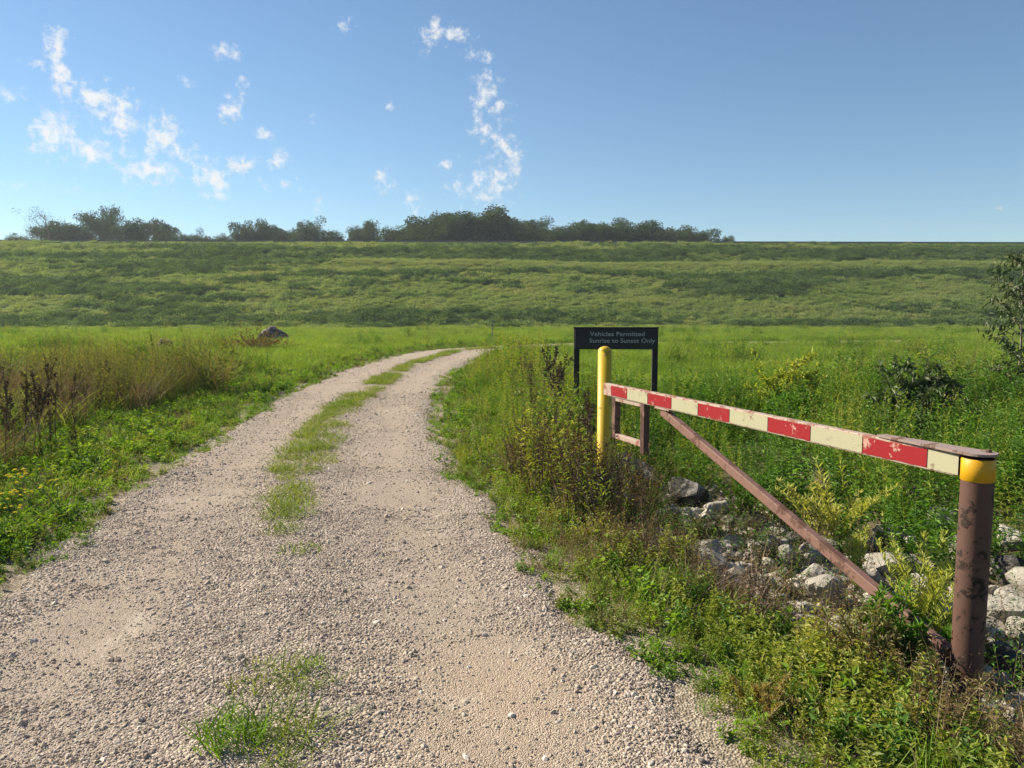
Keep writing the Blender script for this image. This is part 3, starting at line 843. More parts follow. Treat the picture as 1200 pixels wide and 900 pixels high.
def leafball(n, r, h, L, W, tint_shift=0.0):
    b = MB()
    a = rng.uniform(0, 6.28, n); u = rng.random(n) ** .5
    lump = 1 + .3 * np.sin(a * 3 + rng.uniform(0, 6)) * rng.random()
    P = np.stack([np.cos(a) * u * r * lump, np.sin(a) * u * r * lump, h * rng.random(n) * np.sqrt(np.clip(1 - u * u, 0.05, 1))], 1)
    D = P * [1, 1, .6] / max(r, h) + rng.normal(0, .5, (n, 3)) + [0, 0, .35]
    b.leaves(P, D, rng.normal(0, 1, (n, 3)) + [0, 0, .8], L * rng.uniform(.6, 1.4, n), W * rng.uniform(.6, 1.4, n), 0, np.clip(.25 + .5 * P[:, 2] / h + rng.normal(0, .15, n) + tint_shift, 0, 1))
    return b
M['rim'] = leafmat('bench_grass_blades', [(.14, .18, .065), (.20, .23, .09), (.27, .28, .13)], .45)
def embankment_growth():
    x, y = rand_in(-150, 150, 108, 176, 2.2)
    s_ = y - .027 * x
    k = in_view(x, y, 1.15) & (s_ > 108.5 + 5 * fbm(x * .2, y * 0, 113)) & (s_ < 169.3)
    x, y, s_ = x[k], y[k], s_[k]
    n_ = fbm(x * .04, s_ * .22, 111, 5); n2 = fbm(x * .22, s_ * .75, 112, 3)
    bush = (n_ * .75 + n2 * .35 > np.where(s_ > 153, .535, np.where(x < -5, .575, .605))) & ~((s_ > 141.5) & (s_ < 153) & (x > -42 + 12 * n2))
    foot = (s_ < 114.5) & (x < 30) & (n2 > .5)
    bush |= foot
    z = gz(x, y)
    rim = ~bush & (s_ > 142.5) & (s_ < 149.5) & (x > -40 + 12 * n2)
    pr = [(tuft(90, .75, .55, .03, .5, .7), [M['rim']]) for _ in range(3)]
    scatter('bench_grass', pr, np.column_stack([x[rim], y[rim], z[rim]]), rng.uniform(.6, 1.2, rim.sum()), 'band of pale yellowish grass along the bench of the embankment', 'grass', .1, .05)
    g = ~bush & ~rim
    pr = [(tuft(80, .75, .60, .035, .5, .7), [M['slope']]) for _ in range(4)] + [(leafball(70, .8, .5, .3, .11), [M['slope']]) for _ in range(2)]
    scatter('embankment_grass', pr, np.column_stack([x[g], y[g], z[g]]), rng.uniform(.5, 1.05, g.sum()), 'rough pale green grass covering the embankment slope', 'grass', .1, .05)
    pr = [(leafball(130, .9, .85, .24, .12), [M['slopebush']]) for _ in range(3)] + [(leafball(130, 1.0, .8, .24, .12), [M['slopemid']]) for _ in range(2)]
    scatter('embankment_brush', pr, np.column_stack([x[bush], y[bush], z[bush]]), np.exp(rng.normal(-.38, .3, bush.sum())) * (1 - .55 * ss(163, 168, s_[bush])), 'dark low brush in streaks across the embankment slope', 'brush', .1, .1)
embankment_growth()

# ------------------------------------------------------------------ far trees beyond the crest
def tree_proto(h, w, n_leaf, L, sparse, seed, limb_n=7):
    rs = np.random.default_rng(seed)
    t = MB(); c = MB()
    tt = np.linspace(0, 1, 6)
    tr = np.stack([np.cumsum(rs.normal(0, .02 * h, 6)) * tt, np.cumsum(rs.normal(0, .02 * h, 6)) * tt, h * .85 * tt], 1)
    t.tube(tr, h * .022 * (1 - .85 * tt) + .02, 6)
    cl = []
    for i in range(limb_n):
        t0 = rs.uniform(.3, .92); a = i * 2.4 + rs.uniform(-.4, .4)
        b0 = np.array([np.interp(t0, tt, tr[:, k]) for k in range(3)])
        ln = w * .5 * rs.uniform(.6, 1.05) * (1.15 - .55 * abs(t0 - .55) * 2)
        q = np.linspace(0, 1, 4)
        P = b0 + np.stack([np.cos(a) * ln * q, np.sin(a) * ln * q, ln * rs.uniform(.35, .95) * q ** 1.3], 1)
        t.tube(P, h * .009 * (1 - .75 * q) + .012, 4, cap=False)
        cl += [(P[-1], rs.uniform(.16, .3) * w), (P[2], rs.uniform(.14, .24) * w)]
        for _ in range(2):
            e = P[-1] + rs.normal(0, .16 * w, 3); t.tube(np.array([P[2], e]), [.03, .012], 3, cap=False); cl.append((e, rs.uniform(.1, .22) * w))
    cl.append((tr[-1], .2 * w))
    per = n_leaf // len(cl)
    for (p, r) in cl:
        k = max(6, int(per * rs.uniform(.6, 1.3) * (1 - sparse * rs.random())))
        d = rs.normal(0, 1, (k, 3)); d /= np.linalg.norm(d, axis=1)[:, None]
        P = p + d * r * (rs.random(k) ** .45)[:, None] * [1, 1, .75]
        c.leaves(P, d + rs.normal(0, .6, (k, 3)), rs.normal(0, 1, (k, 3)) + [0, 0, .7], L * rs.uniform(.6, 1.4, k), L * .62 * rs.uniform(.6, 1.4, k), 0, np.clip(rs.normal(.5, .2) + rs.normal(0, .12, k), 0, 1))
    return t, c
def far_trees():
    kinds = {
        'round': [tree_proto(11, 9, 6500, .42, .15, s) for s in (1, 2, 3)],
        'tall': [tree_proto(13.5, 7, 6500, .42, .15, s) for s in (4, 5)],
        'bush': [tree_proto(7, 7, 5000, .40, .1, s) for s in (6, 7)],
        'bare': [tree_proto(16, 10, 2600, .26, .4, 8, 15)],
    }
    P = {}
    for kd, L in kinds.items():
        P[kd] = []
        for (t, c) in L:
            r = empty('tree'); t.build('trunk', M['bark'], r); c.build('crown', M['tree'], r); P[kd].append([r, False])
    def put(px, dist, kd, scale, top_py, label, group):
        slot = random.choice(P[kd])
        if slot[1]: r = copy_tree(slot[0])
        else: r, slot[1] = slot[0], True
        d = pix_dir(px, top_py); x = d.x / d.y * dist; ztop = EYE + d.z / d.y * dist
        full = {'round': 11, 'tall': 13, 'bush': 7.4, 'bare': 16}[kd]
        base = h1(x, dist)
        sc = max(.3, (ztop - base) / full)
        r.location = (x, dist, base - .1); r.rotation_euler = (0, 0, random.uniform(0, 6.28)); r.scale = (sc * scale, sc * scale, sc)
        tag(r, label, 'tree', group)
    G = 'trees along the skyline beyond the embankment'
    put(57, 225, 'bare', 1.0, 240, 'tall sparse tree with bare branches at the left end of the skyline', G)
    put(38, 232, 'bare', .8, 262, 'small thin tree just left of the tall sparse skyline tree', G)
    prof = [(-40, 272), (8, 268), (28, 270), (75, 262), (100, 256), (125, 250), (150, 258), (178, 256), (205, 264), (230, 268), (255, 266), (280, 268), (300, 264), (322, 264), (350, 260), (372, 262), (400, 266), (422, 268), (436, 264), (450, 274)]
    for i in range(len(prof) - 1):
        (a, ya), (b, yb) = prof[i], prof[i + 1]
        for q in range(2):
            t = (q + random.uniform(0, 1)) / 2; px = a + (b - a) * t
            kd = random.choices(['round', 'tall', 'bush'], [5, 3, 2])[0]
            put(px, random.uniform(222, 262), kd, random.uniform(.75, 1.05), ya + (yb - ya) * t + random.uniform(-2, 14),
                {'round': 'hazy round topped tree in the loose left hand run of the skyline', 'tall': 'hazy upright tree in the loose left hand run of the skyline', 'bush': 'low bushy tree in the loose left hand run of the skyline'}[kd], G)
    prof = [(462, 270), (478, 266), (500, 262), (525, 255), (545, 252), (570, 253), (590, 257), (612, 260), (630, 264)]
    for i in range(len(prof) - 1):
        (a, ya), (b, yb) = prof[i], prof[i + 1]
        for q in range(4):
            t = (q + random.uniform(.1, .9)) / 4; px = a + (b - a) * t
            kd = random.choices(['round', 'tall', 'bush'], [6, 1, 3])[0]
            put(px, random.uniform(205, 240), kd, random.uniform(1.0, 1.35), ya + (yb - ya) * t + random.uniform(0, 6),
                {'round': 'dark round tree in the dense clump in the middle of the skyline', 'tall': 'dark upright tree in the dense clump in the middle of the skyline', 'bush': 'dark low tree in the dense clump in the middle of the skyline'}[kd], G)
    prof = [(642, 273), (660, 268), (680, 265), (700, 262), (722, 260), (745, 261), (765, 266), (785, 268), (805, 271), (830, 275)]
    for i in range(len(prof) - 1):
        (a, ya), (b, yb) = prof[i], prof[i + 1]
        for q in range(3):
            t = (q + random.uniform(.1, .9)) / 3; px = a + (b - a) * t
            kd = random.choices(['round', 'tall', 'bush'], [5, 2, 3])[0]
            put(px, random.uniform(208, 245), kd, random.uniform(.9, 1.2), ya + (yb - ya) * t + random.uniform(0, 6),
                {'round': 'round tree in the right hand group that tapers down along the skyline', 'tall': 'upright tree in the right hand group that tapers down along the skyline', 'bush': 'low tree in the right hand group that tapers down along the skyline'}[kd], G)
    put(848, 215, 'bush', .7, 277, 'last tiny tree at the right end of the skyline trees', G)
    for L in P.values():
        for r, used in L:
            if not used:
                for c in list(r.children): bpy.data.objects.remove(c)
                bpy.data.objects.remove(r)
far_trees()

# ------------------------------------------------------------------ rocks in the ditch
RV, RF = ico(2)
def rock_mesh(seed, stretch=(1, 1, .75)):
    rs = np.random.default_rng(seed)
    nrm = rs.normal(0, 1, (15, 3)); nrm /= np.linalg.norm(nrm, axis=1)[:, None]; off = rs.uniform(.55, .95, 15)
    dots = RV @ nrm.T
    rad = np.min(np.where(dots > .05, off / np.maximum(dots, .05), 9), axis=1)
    rad = np.minimum(rad, 1.25)
    ns = np.array([mnoise.fractal(Vector(v) * 2.2 + Vector((seed * 3.1, 0, 0)), .9, 2.1, 5) for v in RV])
    rad = rad * (1 + .07 * ns)
    V = RV * rad[:, None] * np.array(stretch)
    b = MB(); b.add(V, [RF]); return b
def rock_material(name, pale, mid, dark, grime):
    k = NT(name); p = k.obj(); r = k.n('ShaderNodeObjectInfo').outputs['Random']
    off = k.n('ShaderNodeVectorMath', operation='ADD'); k.put(p, off.inputs[0])
    cb = k.n('ShaderNodeCombineXYZ'); k.put(k.math('MULTIPLY', r, 40.0), cb.inputs[0]); k.put(cb.outputs[0], off.inputs[1])
    q = off.outputs[0]
    f = k.noise(q, 3.5, 8, .7); g = k.noise(q, 1.3, 5, .65); fine = k.noise(q, 14, 6, .7)
    col = k.ramp(f, [(.3, mid), (.55, pale), (.75, tuple(min(.8, c * 1.12) for c in pale))])
    lich = k.step(k.math('ADD', g, k.math('MULTIPLY', fine, .35)), grime, grime + .12)
    col = k.mix(k.math('MULTIPLY', lich, .9), col, dark)
    col = k.mix(k.math('MULTIPLY', k.step(fine, .60, .70), .3), col, dark)
    return k.principled(col, .92, k.bump(k.math('ADD', f, k.math('MULTIPLY', fine, .35)), .55, .10), .12)
M['rock'] = rock_material('limestone', (.43, .405, .355), (.30, .28, .24), (.13, .12, .10), .74)
M['rockdark'] = rock_material('shaded_weathered_limestone', (.29, .27, .245), (.16, .155, .145), (.04, .04, .04), .55)  # darker limestone: shade of the boulder fronts is put into the colour, plus grime
ROCKS = [rock_mesh(s, st).mesh('rock', [M['rock']], False) for s, st in ((1, (1, .85, .7)), (2, (1.1, .8, .6)), (3, (1, 1, .8)), (4, (1.2, .8, .5)), (5, (.95, .9, .85)), (6, (1.15, .9, .65)), (7, (1, .8, .6)), (8, (1.1, 1, .7)))]
ROCKS_D = [rock_mesh(s, st).mesh('rock', [M['rockdark']], False) for s, st in ((11, (1.1, .8, .72)), (12, (1, .9, .8)), (13, (1.2, .8, .6)))]
def rock(x, y, size, label, group=None, dark=False, idx=None, lift=.25, rz=None):
    pool = ROCKS_D if dark else ROCKS
    o = bpy.data.objects.new('rock', pool[(random.randrange(len(pool)) if idx is None else idx) % len(pool)])
    COL.objects.link(o)
    o.location = (x, y, h1(x, y) + size * lift)
    o.rotation_euler = (random.uniform(-.35, .35), random.uniform(-.35, .35), random.uniform(0, 6.28) if rz is None else rz)
    o.scale = (size * random.uniform(.9, 1.1),) * 3
    return tag(o, label, 'rock', group)
placed = []
def keyrock(px, py, wpx, label, **k):
    x, y = at(px, py); dep = y * math.cos(R(PITCH)) + 1.65 * math.sin(R(PITCH))
    r = wpx / FPX * dep * .5
    placed.append((x, y, r)); return rock(x, y, r, label, **k)
keyrock(745, 572, 64, 'wide dark boulder below the latch frame of the gate', dark=True, idx=0, lift=.45)  # this boulder and the next get their shaded fronts from the dark colour
keyrock(805, 592, 54, 'rugged boulder coloured dark for its shaded front under the middle of the gate arm', dark=True, idx=1, lift=.5)
keyrock(1042, 672, 56, 'flat topped bright white rock left of the feathery yellow weed', idx=3, lift=.4)
keyrock(968, 706, 52, 'pale cream rock touching the lower end of the diagonal brace', idx=4, lift=.4)
keyrock(1168, 728, 66, 'big pale rough rock right of the brown gate post', idx=2, lift=.4)
keyrock(1178, 785, 80, 'large grey shaded slab right of the foot of the gate post', dark=True, idx=2, lift=.2)
keyrock(1140, 760, 40, 'cream rock just right of the gate post foot', idx=0)
keyrock(1192, 680, 56, 'grey block at the right edge of the rock pile', dark=True, idx=1)
keyrock(1085, 690, 44, 'pale chunky rock behind the feathery yellow weed', idx=5)
keyrock(940, 740, 46, 'brownish half buried rock under the diagonal brace', idx=6)
keyrock(990, 745, 48, 'low pale slab below the lower end of the brace', idx=3, lift=.15)
keyrock(870, 615, 40, 'grey rock behind the diagonal brace', dark=True, idx=2)
keyrock(1045, 630, 44, 'pale grey ledge at the back of the rock pile', idx=1)
for px, py, w_ in ((1150, 700, 40), (1185, 705, 44), (1160, 670, 34), (1196, 745, 46), (1150, 800, 36), (1125, 650, 36), (1075, 640, 34), (1020, 640, 30), (1000, 660, 34), (1100, 610, 36), (1185, 640, 44), (1215, 700, 60), (1220, 780, 60), (925, 660, 34), (900, 640, 36), (915, 690, 30), (840, 600, 34), (860, 640, 30)):
    keyrock(px, py, w_, 'pale jagged rock in the heap around the gate post and brace', group='rocks heaped at the gate post')
tries = 0
GR = 'rocks lining the ditch by the gate'
while len(placed) < 190 and tries < 6000:
    tries += 1
    y = random.uniform(2.3, 7.6); ax = 1.96 - .345 * (y - 3.2)
    x = ax + random.uniform(-.30, 1.45) + (.25 if y < 4.6 else 0)
    if x > 2.9 and y > 5.2: continue
    if x < ax + .12 and random.random() < .6: continue
    if (x - 1.97) ** 2 + (y - 3.2) ** 2 < .035: continue
    r = abs(random.gauss(.055, .045)) + .03
    if any((x - a) ** 2 + (y - b) ** 2 < ((r + c) * .72) ** 2 for a, b, c in placed): continue
    placed.append((x, y, r))
    dk = random.random() < .25
    if dk: lb = 'weathered dark grey rock among the rubble lining the ditch'
    elif r > .1: lb = 'fist to head sized pale limestone block in the ditch rubble'
    else: lb = 'small pale limestone rock in the ditch rubble'
    rock(x, y, r, lb, GR, dark=dk)
def rubble():
    x, y = rand_in(.6, 4.6, 2.0, 8.2, 260)
    ax = 1.96 - .345 * (y - 3.2)
    k = (x > ax - .25) & (x < ax + 1.9)
    x, y = x[k], y[k]
    stones('rubble', x, y, gz(x, y), np.exp(rng.normal(-3.6, .5, len(x))), M['rubble'], 'small stone chips filling the gaps between the ditch rocks', 'rubble')
M['rubble'] = stone_material('stone_chips', [(0, (.10, .09, .08)), (.5, (.27, .24, .21)), (1, (.50, .46, .40))])
rubble()

# ------------------------------------------------------------------ gate
def paint(name, base, rust, amount=.62, rough=.55, streak=True):
    k = NT(name); p = k.obj()
    f = k.noise(p, 9, 7, .7); g = k.noise(p, 55, 5, .7); b_ = k.noise(p, 2.5, 4)
    col = k.mix(k.math('MULTIPLY', b_, .5), base, tuple(c * .82 for c in base))
    rs_ = k.step(k.math('ADD', f, k.math('MULTIPLY', g, .25)), amount, amount + .06)
    col = k.mix(rs_, col, rust)
    return k.principled(col, k.math('MULTIPLY_ADD', rs_, .3, rough), k.bump(k.math('ADD', k.math('MULTIPLY', g, .4), rs_), .35, .004), .35)
M['cream'] = paint('cream_tape', (.37, .355, .235), (.22, .16, .11), .70)
M['red'] = paint('red_tape', (.27, .015, .02), (.42, .25, .20), .71, .4)
M['beam'] = paint('pinkish_worn_paint', (.38, .29, .235), (.24, .10, .075), .62)
M['brace'] = paint('worn_brown_pink_paint', (.20, .112, .088), (.10, .05, .037), .65)
M['rust'] = paint('brown_rust_paint', (.10, .052, .039), (.028, .018, .014), .66, .65)
M['darkrust'] = paint('dark_rust', (.075, .038, .03), (.15, .08, .06), .64)
M['plate'] = paint('grey_brown_plate', (.27, .20, .175), (.12, .065, .05), .66)
M['band'] = paint('yellow_band', (.58, .31, .010), (.34, .16, .03), .70, .45)
M['yellow'] = paint('yellow_post_paint', (.54, .36, .014), (.26, .15, .05), .69, .5)

def lathe(b, prof, n=40, mat=0):
    a = np.arange(n) * 2 * np.pi / n
    V = np.array([[(r * np.cos(q), r * np.sin(q), z) for q in a] for r, z in prof])
    m = len(prof)
    i = np.arange(m - 1)[:, None] * n; j = np.arange(n)[None]; kx = (j + 1) % n
    b.add(V, [np.stack([i + j, i + kx, i + n + kx, i + n + j], -1).reshape(-1, 4)], mat)
def soften(o, w=.004, seg=2):
    m = o.modifiers.new('edge', 'BEVEL'); m.width = w; m.segments = seg; m.limit_method = 'ANGLE'; m.angle_limit = R(35)
    return o
def gate():
    PX, PY = 1.97, 3.2
    g0 = h1(PX, PY)
    g = empty('swing_gate', (PX, PY, g0), label='red and cream striped gate arm on a brown post with yellow band', cat='gate')
    z0 = -g0                                             # local height of z = 0
    L2 = Vector((.815 - PX, 6.45 - PY, 0)); LEN = L2.length
    d = L2.normalized(); nrm = Vector((-d.y, d.x, 0))    # nrm: towards the track
    if nrm.x > 0: nrm = -nrm
    def frame(loc, dirv, up=Vector((0, 0, 1))):
        xv = dirv.normalized()
        if abs(xv.z) > .99: up = d.copy()
        yv = up.cross(xv).normalized(); zv = xv.cross(yv)
        m = Matrix((xv, yv, zv)).transposed().to_4x4(); m.translation = loc; return m
    # pipe
    b = MB(); lathe(b, [(.063, -.3), (.063, .87 + z0), (.063, .875 + z0), (.0625, 1.03 + z0)], 48)
    post = b.build('post', M['rust'], g, True)
    b = MB(); lathe(b, [(.0625, .932 + z0), (.0652, .934 + z0), (.0652, 1.026 + z0), (.0625, 1.028 + z0)], 48); b.build('yellow_band', M['band'], post, True)
    # arm (a hollow box section lying beside the pipe on the track side, its end at the pipe)
    s0, s1 = .074, LEN
    def bar(name, mat, a, c, w, h, off=0.0, zc=0.0, bev=.004, par=None):
        """a box section from a to c (distance along the arm, height)"""
        A = d * a[0] + nrm * off + Vector((0, 0, a[1] + z0)); C = d * c[0] + nrm * off + Vector((0, 0, c[1] + z0))
        mid = (A + C) / 2; v = C - A
        mb = MB(); mb.box((0, 0, 0), v.length, w, h)
        o = mb.build(name, mat, par or g); o.data.transform(frame(mid, v)); return soften(o, bev)
    ZT = 1.040
    arm = bar('arm', M['beam'], (s0, ZT - .05), (s1, ZT - .05), .052, .10, .022)
    # tape stripes, each a sheet on the arm's face; borders measured along the arm
    def along(px):                                        # where a sight line at px crosses the arm's face
        k = (px - 600) / FPX
        A = Vector((PX, PY, 0)) + nrm * .049
        zc = 0.99 - EYE
        dep0 = (A.y) * math.cos(R(PITCH)) - zc * math.sin(R(PITCH))
        return (k * dep0 - A.x) / (d.x - k * d.y * math.cos(R(PITCH)))
    edges = [716, 735, 759, 787, 818, 855, 900, 950, 1011, 1087, 1124]
    S = [along(e) for e in edges]
    for i in range(len(S) - 1):
        a, c = S[i], S[i + 1]
        nm, mt = (('red_stripe', M['red']) if i % 2 == 0 else ('cream_stripe', M['cream']))
        gap = .003
        mb = MB(); n = 14
        u = np.linspace(min(a, c) + gap, max(a, c) - gap, n); hh = .080 if i % 2 == 0 else .084
        rag = rng.normal(0, .0007, n)
        up_, lo = ZT - .05 + hh / 2 + rag + z0, ZT - .05 - hh / 2 - rag[::-1] + z0
        f0 = nrm * .0485
        top = np.stack([d.x * u + f0.x, d.y * u + f0.y, up_], 1); bot = np.stack([d.x * u + f0.x, d.y * u + f0.y, lo], 1)
        e_ = np.array(nrm) * .0022
        V = np.concatenate([bot, top, bot + e_, top + e_]); j = np.arange(n - 1)
        F = [np.stack([j + 2 * n, j + 1 + 2 * n, j + 1 + 3 * n, j + 3 * n], 1), np.stack([j + n, j + 1 + n, j + 1 + 3 * n, j + 3 * n], 1), np.stack([j, j + 2 * n, j + 1 + 2 * n, j + 1], 1)[:, ::-1]]
        mb.add(V, F); mb.build(nm, mt, arm)
    # top plate that ties pipe and arm
    w = .070; mb = MB(); n = 16
    a_ = np.linspace(-math.pi / 2, math.pi / 2, n)
    pts = [(-math.cos(q) * w, math.sin(q) * w) for q in a_]
    pts += [(.10, w * .95), (.50, .022 + .030), (.50, -.004), (.10, -w * .7)]
    base = np.array([np.array(d) * p + np.array(nrm) * q for p, q in pts])
    m_ = len(base); zt, zb = 1.054 + z0, 1.0435 + z0
    V = np.concatenate([base + [0, 0, zb], base + [0, 0, zt]])
    i = np.arange(m_); k2 = (i + 1) % m_
    fo = bpy.data.meshes.new('top_plate'); fo.from_pydata(V.tolist(), [], [list(range(m_))[::-1], list(range(m_, 2 * m_))] + [[a, b2, b2 + m_, a + m_] for a, b2 in zip(i.tolist(), k2.tolist())])
    fo.materials.append(M['plate']); fo.update()
    o = bpy.data.objects.new('top_plate', fo); COL.objects.link(o); o.parent = g
    mb = MB(); lathe(mb, [(.013, 1.053 + z0), (.013, 1.062 + z0), (.010, 1.065 + z0), (0.0001, 1.065 + z0)], 6)
    bo = mb.build('bolt', M['darkrust'], o); bo.location = d * -.02 + nrm * -.03
    # diagonal brace and the lug where it meets the pipe
    sb = along(772)
    brace = bar('brace', M['brace'], (.075, .14), (sb, ZT - .128), .045, .058, .012)
    bar('brace_lug', M['darkrust'], (.055, .10), (.13, .17), .02, .07, .012, par=brace)
    bar('brace_gusset', M['beam'], (sb - .13, ZT - .107), (sb + .07, ZT - .107), .05, .012, .02, bev=.002)
    # latch frame hanging under the free end
    sa, sc_ = S[0] - .03, along(752)
    ztop, zbot = ZT - .135, ZT - .42
    bar('latch_bar', M['beam'], (sa, ztop + .02), (sc_, ztop + .02), .045, .035, .018)
    bar('latch_bar', M['beam'], (sa + .02, zbot), (sc_, zbot), .045, .04, .018)
    bar('latch_upright', M['darkrust'], (sa - .005, zbot - .02), (sa - .005, ZT - .103), .05, .06, .018)
    bar('latch_upright', M['darkrust'], (sc_, zbot - .07), (sc_, ZT - .103), .05, .06, .018)
gate()

def yellow_post():
    x, y = .80, 6.62; g0 = h1(x, y)
    p = empty('bollard', (x, y, g0), label='round topped yellow steel post at the far end of the gate arm', cat='post')
    r = .059; top = 1.345 - g0
    b = MB(); lathe(b, [(r, -.2), (r, top - .05)] + [(r * math.cos(q), top - .05 + .045 * math.sin(q)) for q in np.linspace(0, math.pi / 2 - .02, 9)], 40)
    o = b.build('pipe', M['yellow'], p, True)
    b = MB(); lathe(b, [(r + .001, -.2), (r + .0025, 0), (r + .0025, .32), (r + .001, .325)], 40); b.build('rusty_base', M['darkrust'], p, True)
yellow_post()

def sign():
    k = NT('sign_brown'); p = k.obj()
    f = k.noise(p, 6, 5); M['signp'] = k.principled(k.mix(f, (.020, .018, .020), (.036, .031, .032)), .55, None, .3)
    k = NT('sign_post_brown'); f = k.noise(k.obj(), 12, 5); M['signpost'] = k.principled(k.mix(f, (.018, .016, .016), (.04, .032, .028)), .8)
    k = NT('sign_lettering'); M['letter'] = k.principled((.36, .355, .33), .6)
    D = 11.6
    zt = 1.385
    def at_depth(px): return (px - 600) / FPX * (D + .1)
    xl, xr = at_depth(672), at_depth(770)
    g0 = h1((xl + xr) / 2, D)
    s = empty('road_sign', ((xl + xr) / 2, D, g0), R(-2), label='low dark brown sign board with two lines of pale lettering', cat='sign')
    w = xr - xl; top = zt - g0; h = .315
    b = MB(); b.box((0, 0, top - h / 2 - .012), w - .03, .045, h); board = soften(b.build('board', M['signp'], s), .006)
    b = MB(); b.box((-.01, .005, top - .002), w + .01, .085, .022); soften(b.build('top_rail', M['signpost'], s), .004)
    for sx in (-1, 1):
        b = MB(); b.box((0, 0, 0), .085, .085, top + .3); o = soften(b.build('post', M['signpost'], s), .006); o.location = (sx * (w / 2 - .045), .068, (top - .3) / 2 - .015)
    for i, (txt, px0, px1, zz) in enumerate((('Vehicles Permitted', 690, 753, top - .125), ('Sunrise to Sunset Only', 689, 765, top - .225))):
        cu = bpy.data.curves.new('lettering', 'FONT'); cu.body = txt; cu.size = .092; cu.extrude = .0015; cu.space_character = 1.02
        cu.offset = .0009
        o = bpy.data.objects.new('lettering', cu); COL.objects.link(o); o.parent = s
        bpy.context.view_layer.update()
        target = (px1 - px0) / FPX * (D + .1)
        wd = max(.01, o.dimensions.x)
        o.scale = (target / wd, 1.0, 1)
        o.location = ((px0 - 720.5) / FPX * (D + .1), -.0245, zz); o.rotation_euler = (R(90), 0, 0)
        cu.materials.append(M['letter'])
        dg = bpy.context.evaluated_depsgraph_get()
        me = bpy.data.meshes.new_from_object(o.evaluated_get(dg))
        q = bpy.data.objects.new('lettering', me); COL.objects.link(q); q.parent = board
        q.location, q.rotation_euler, q.scale = o.location, o.rotation_euler, o.scale
        bpy.data.objects.remove(o)
sign()

# ------------------------------------------------------------------ single plants
def dead_stalk(h, seed, heads=True):
    rs = np.random.default_rng(seed); st = MB(); hd = MB()
    t = np.linspace(0, 1, 7); a = rs.uniform(0, 6.28); ln = rs.uniform(.02, .14)
    P = np.stack([np.cos(a) * ln * h * t ** 2, np.sin(a) * ln * h * t ** 2, h * t], 1)
    st.tube(P, .0055 * (1 - .7 * t) + .001, 4, cap=False)
    for i in range(rs.integers(5, 10)):
        t0 = rs.uniform(.25, .95); b0 = np.array([np.interp(t0, t, P[:, c]) for c in range(3)])
        q = rs.uniform(0, 6.28); L = h * rs.uniform(.10, .24) * (1.2 - t0 * .6)
        e = b0 + [np.cos(q) * L * .5, np.sin(q) * L * .5, L * .85]
        st.tube(np.array([b0, (b0 + e) / 2 + [np.cos(q) * .015, np.sin(q) * .015, -.01], e]), [.003, .0025, .0015], 3, cap=False)
        n = 26
        u = rs.random(n)[:, None]; B = b0 + (e - b0) * (.3 + .75 * u)
        hd.leaves(B, rs.normal(0, 1, (n, 3)) + [0, 0, .6], rs.normal(0, 1, (n, 3)), rs.uniform(.018, .045, n), rs.uniform(.010, .02, n), 0, rs.random(n))
    n = 60; u = rs.random(n); B = np.stack([np.interp(.55 + .45 * u, t, P[:, c]) for c in range(3)], 1)
    hd.leaves(B, rs.normal(0, 1, (n, 3)) + [0, 0, .8], rs.normal(0, 1, (n, 3)), rs.uniform(.02, .045, n), rs.uniform(.01, .02, n), 0, rs.random(n))
    return st, hd
STALKS = []
for s in range(4):
    r = empty('dead_weed'); st, hd = dead_stalk(1.0, 300 + s)
    st.build('stem', M['dead'], r); hd.build('seed_heads', M['dead'], r); STALKS.append([r, False])
def put_stalk(x, y, h, label, group):
    sl_ = random.choice(STALKS)
    if not sl_[1]: r, sl_[1] = sl_[0], True
    else: r = copy_tree(sl_[0])
    r.location = (x, y, h1(x, y) - .02); r.rotation_euler = (random.uniform(-.16, .16), random.uniform(-.16, .16), random.uniform(0, 6.28)); r.scale = (h, h, h)
    tag(r, label, 'dead weed', group)
def top_h(x, y, top_py):
    d = pix_dir(600, top_py); return EYE + d.z / d.y * y - h1(x, y)
for px, ty, Y in ((630, 402, 10.5), (640, 405, 10.9), (652, 410, 10.6), (622, 425, 10.0), (645, 425, 9.8), (658, 430, 10.2)):
    x = (px - 600) / FPX * Y; put_stalk(x, Y, max(.4, top_h(x, Y, ty)), 'tall dark dead weed in the cluster left of the sign', 'dark dead weeds left of the sign')
for px, ty, Y in ((692, 455, 7.6), (697, 470, 7.2), (688, 485, 7.0), (704, 500, 6.9), (663, 480, 7.6), (670, 500, 7.3), (655, 520, 7.1), (640, 515, 7.4), (676, 520, 6.8), (625, 540, 7.0), (612, 555, 6.9), (713, 520, 6.7)):
    x = (px - 600) / FPX * Y; put_stalk(x, Y, max(.3, top_h(x, Y, ty)), 'dark dead weed standing in front of the foot of the yellow post', 'dark dead weeds at the yellow post')
for i in range(22):
    Y = random.uniform(7.8, 13.5); px = random.uniform(-60, 95) * (1 if Y < 9.5 else 1.5); x = (px - 600) / FPX * Y
    put_stalk(x, Y, random.uniform(.45, .95), 'thin dark dead weed scattered through the dry grass on the left', 'dark dead weeds in the left dry grass')
for px, ty, Y in ((12, 428, 9.2), (20, 440, 8.8), (34, 415, 9.5), (42, 432, 9.0), (30, 450, 8.6), (52, 425, 9.6), (4, 460, 8.7), (60, 445, 9.3), (-20, 440, 9.0), (26, 432, 9.9)):
    x = (px - 600) / FPX * Y; put_stalk(x, Y, max(.4, top_h(x, Y, ty)), 'tall dark dead weed at the left edge above the yellow flowers', 'dark dead weeds at the left edge')
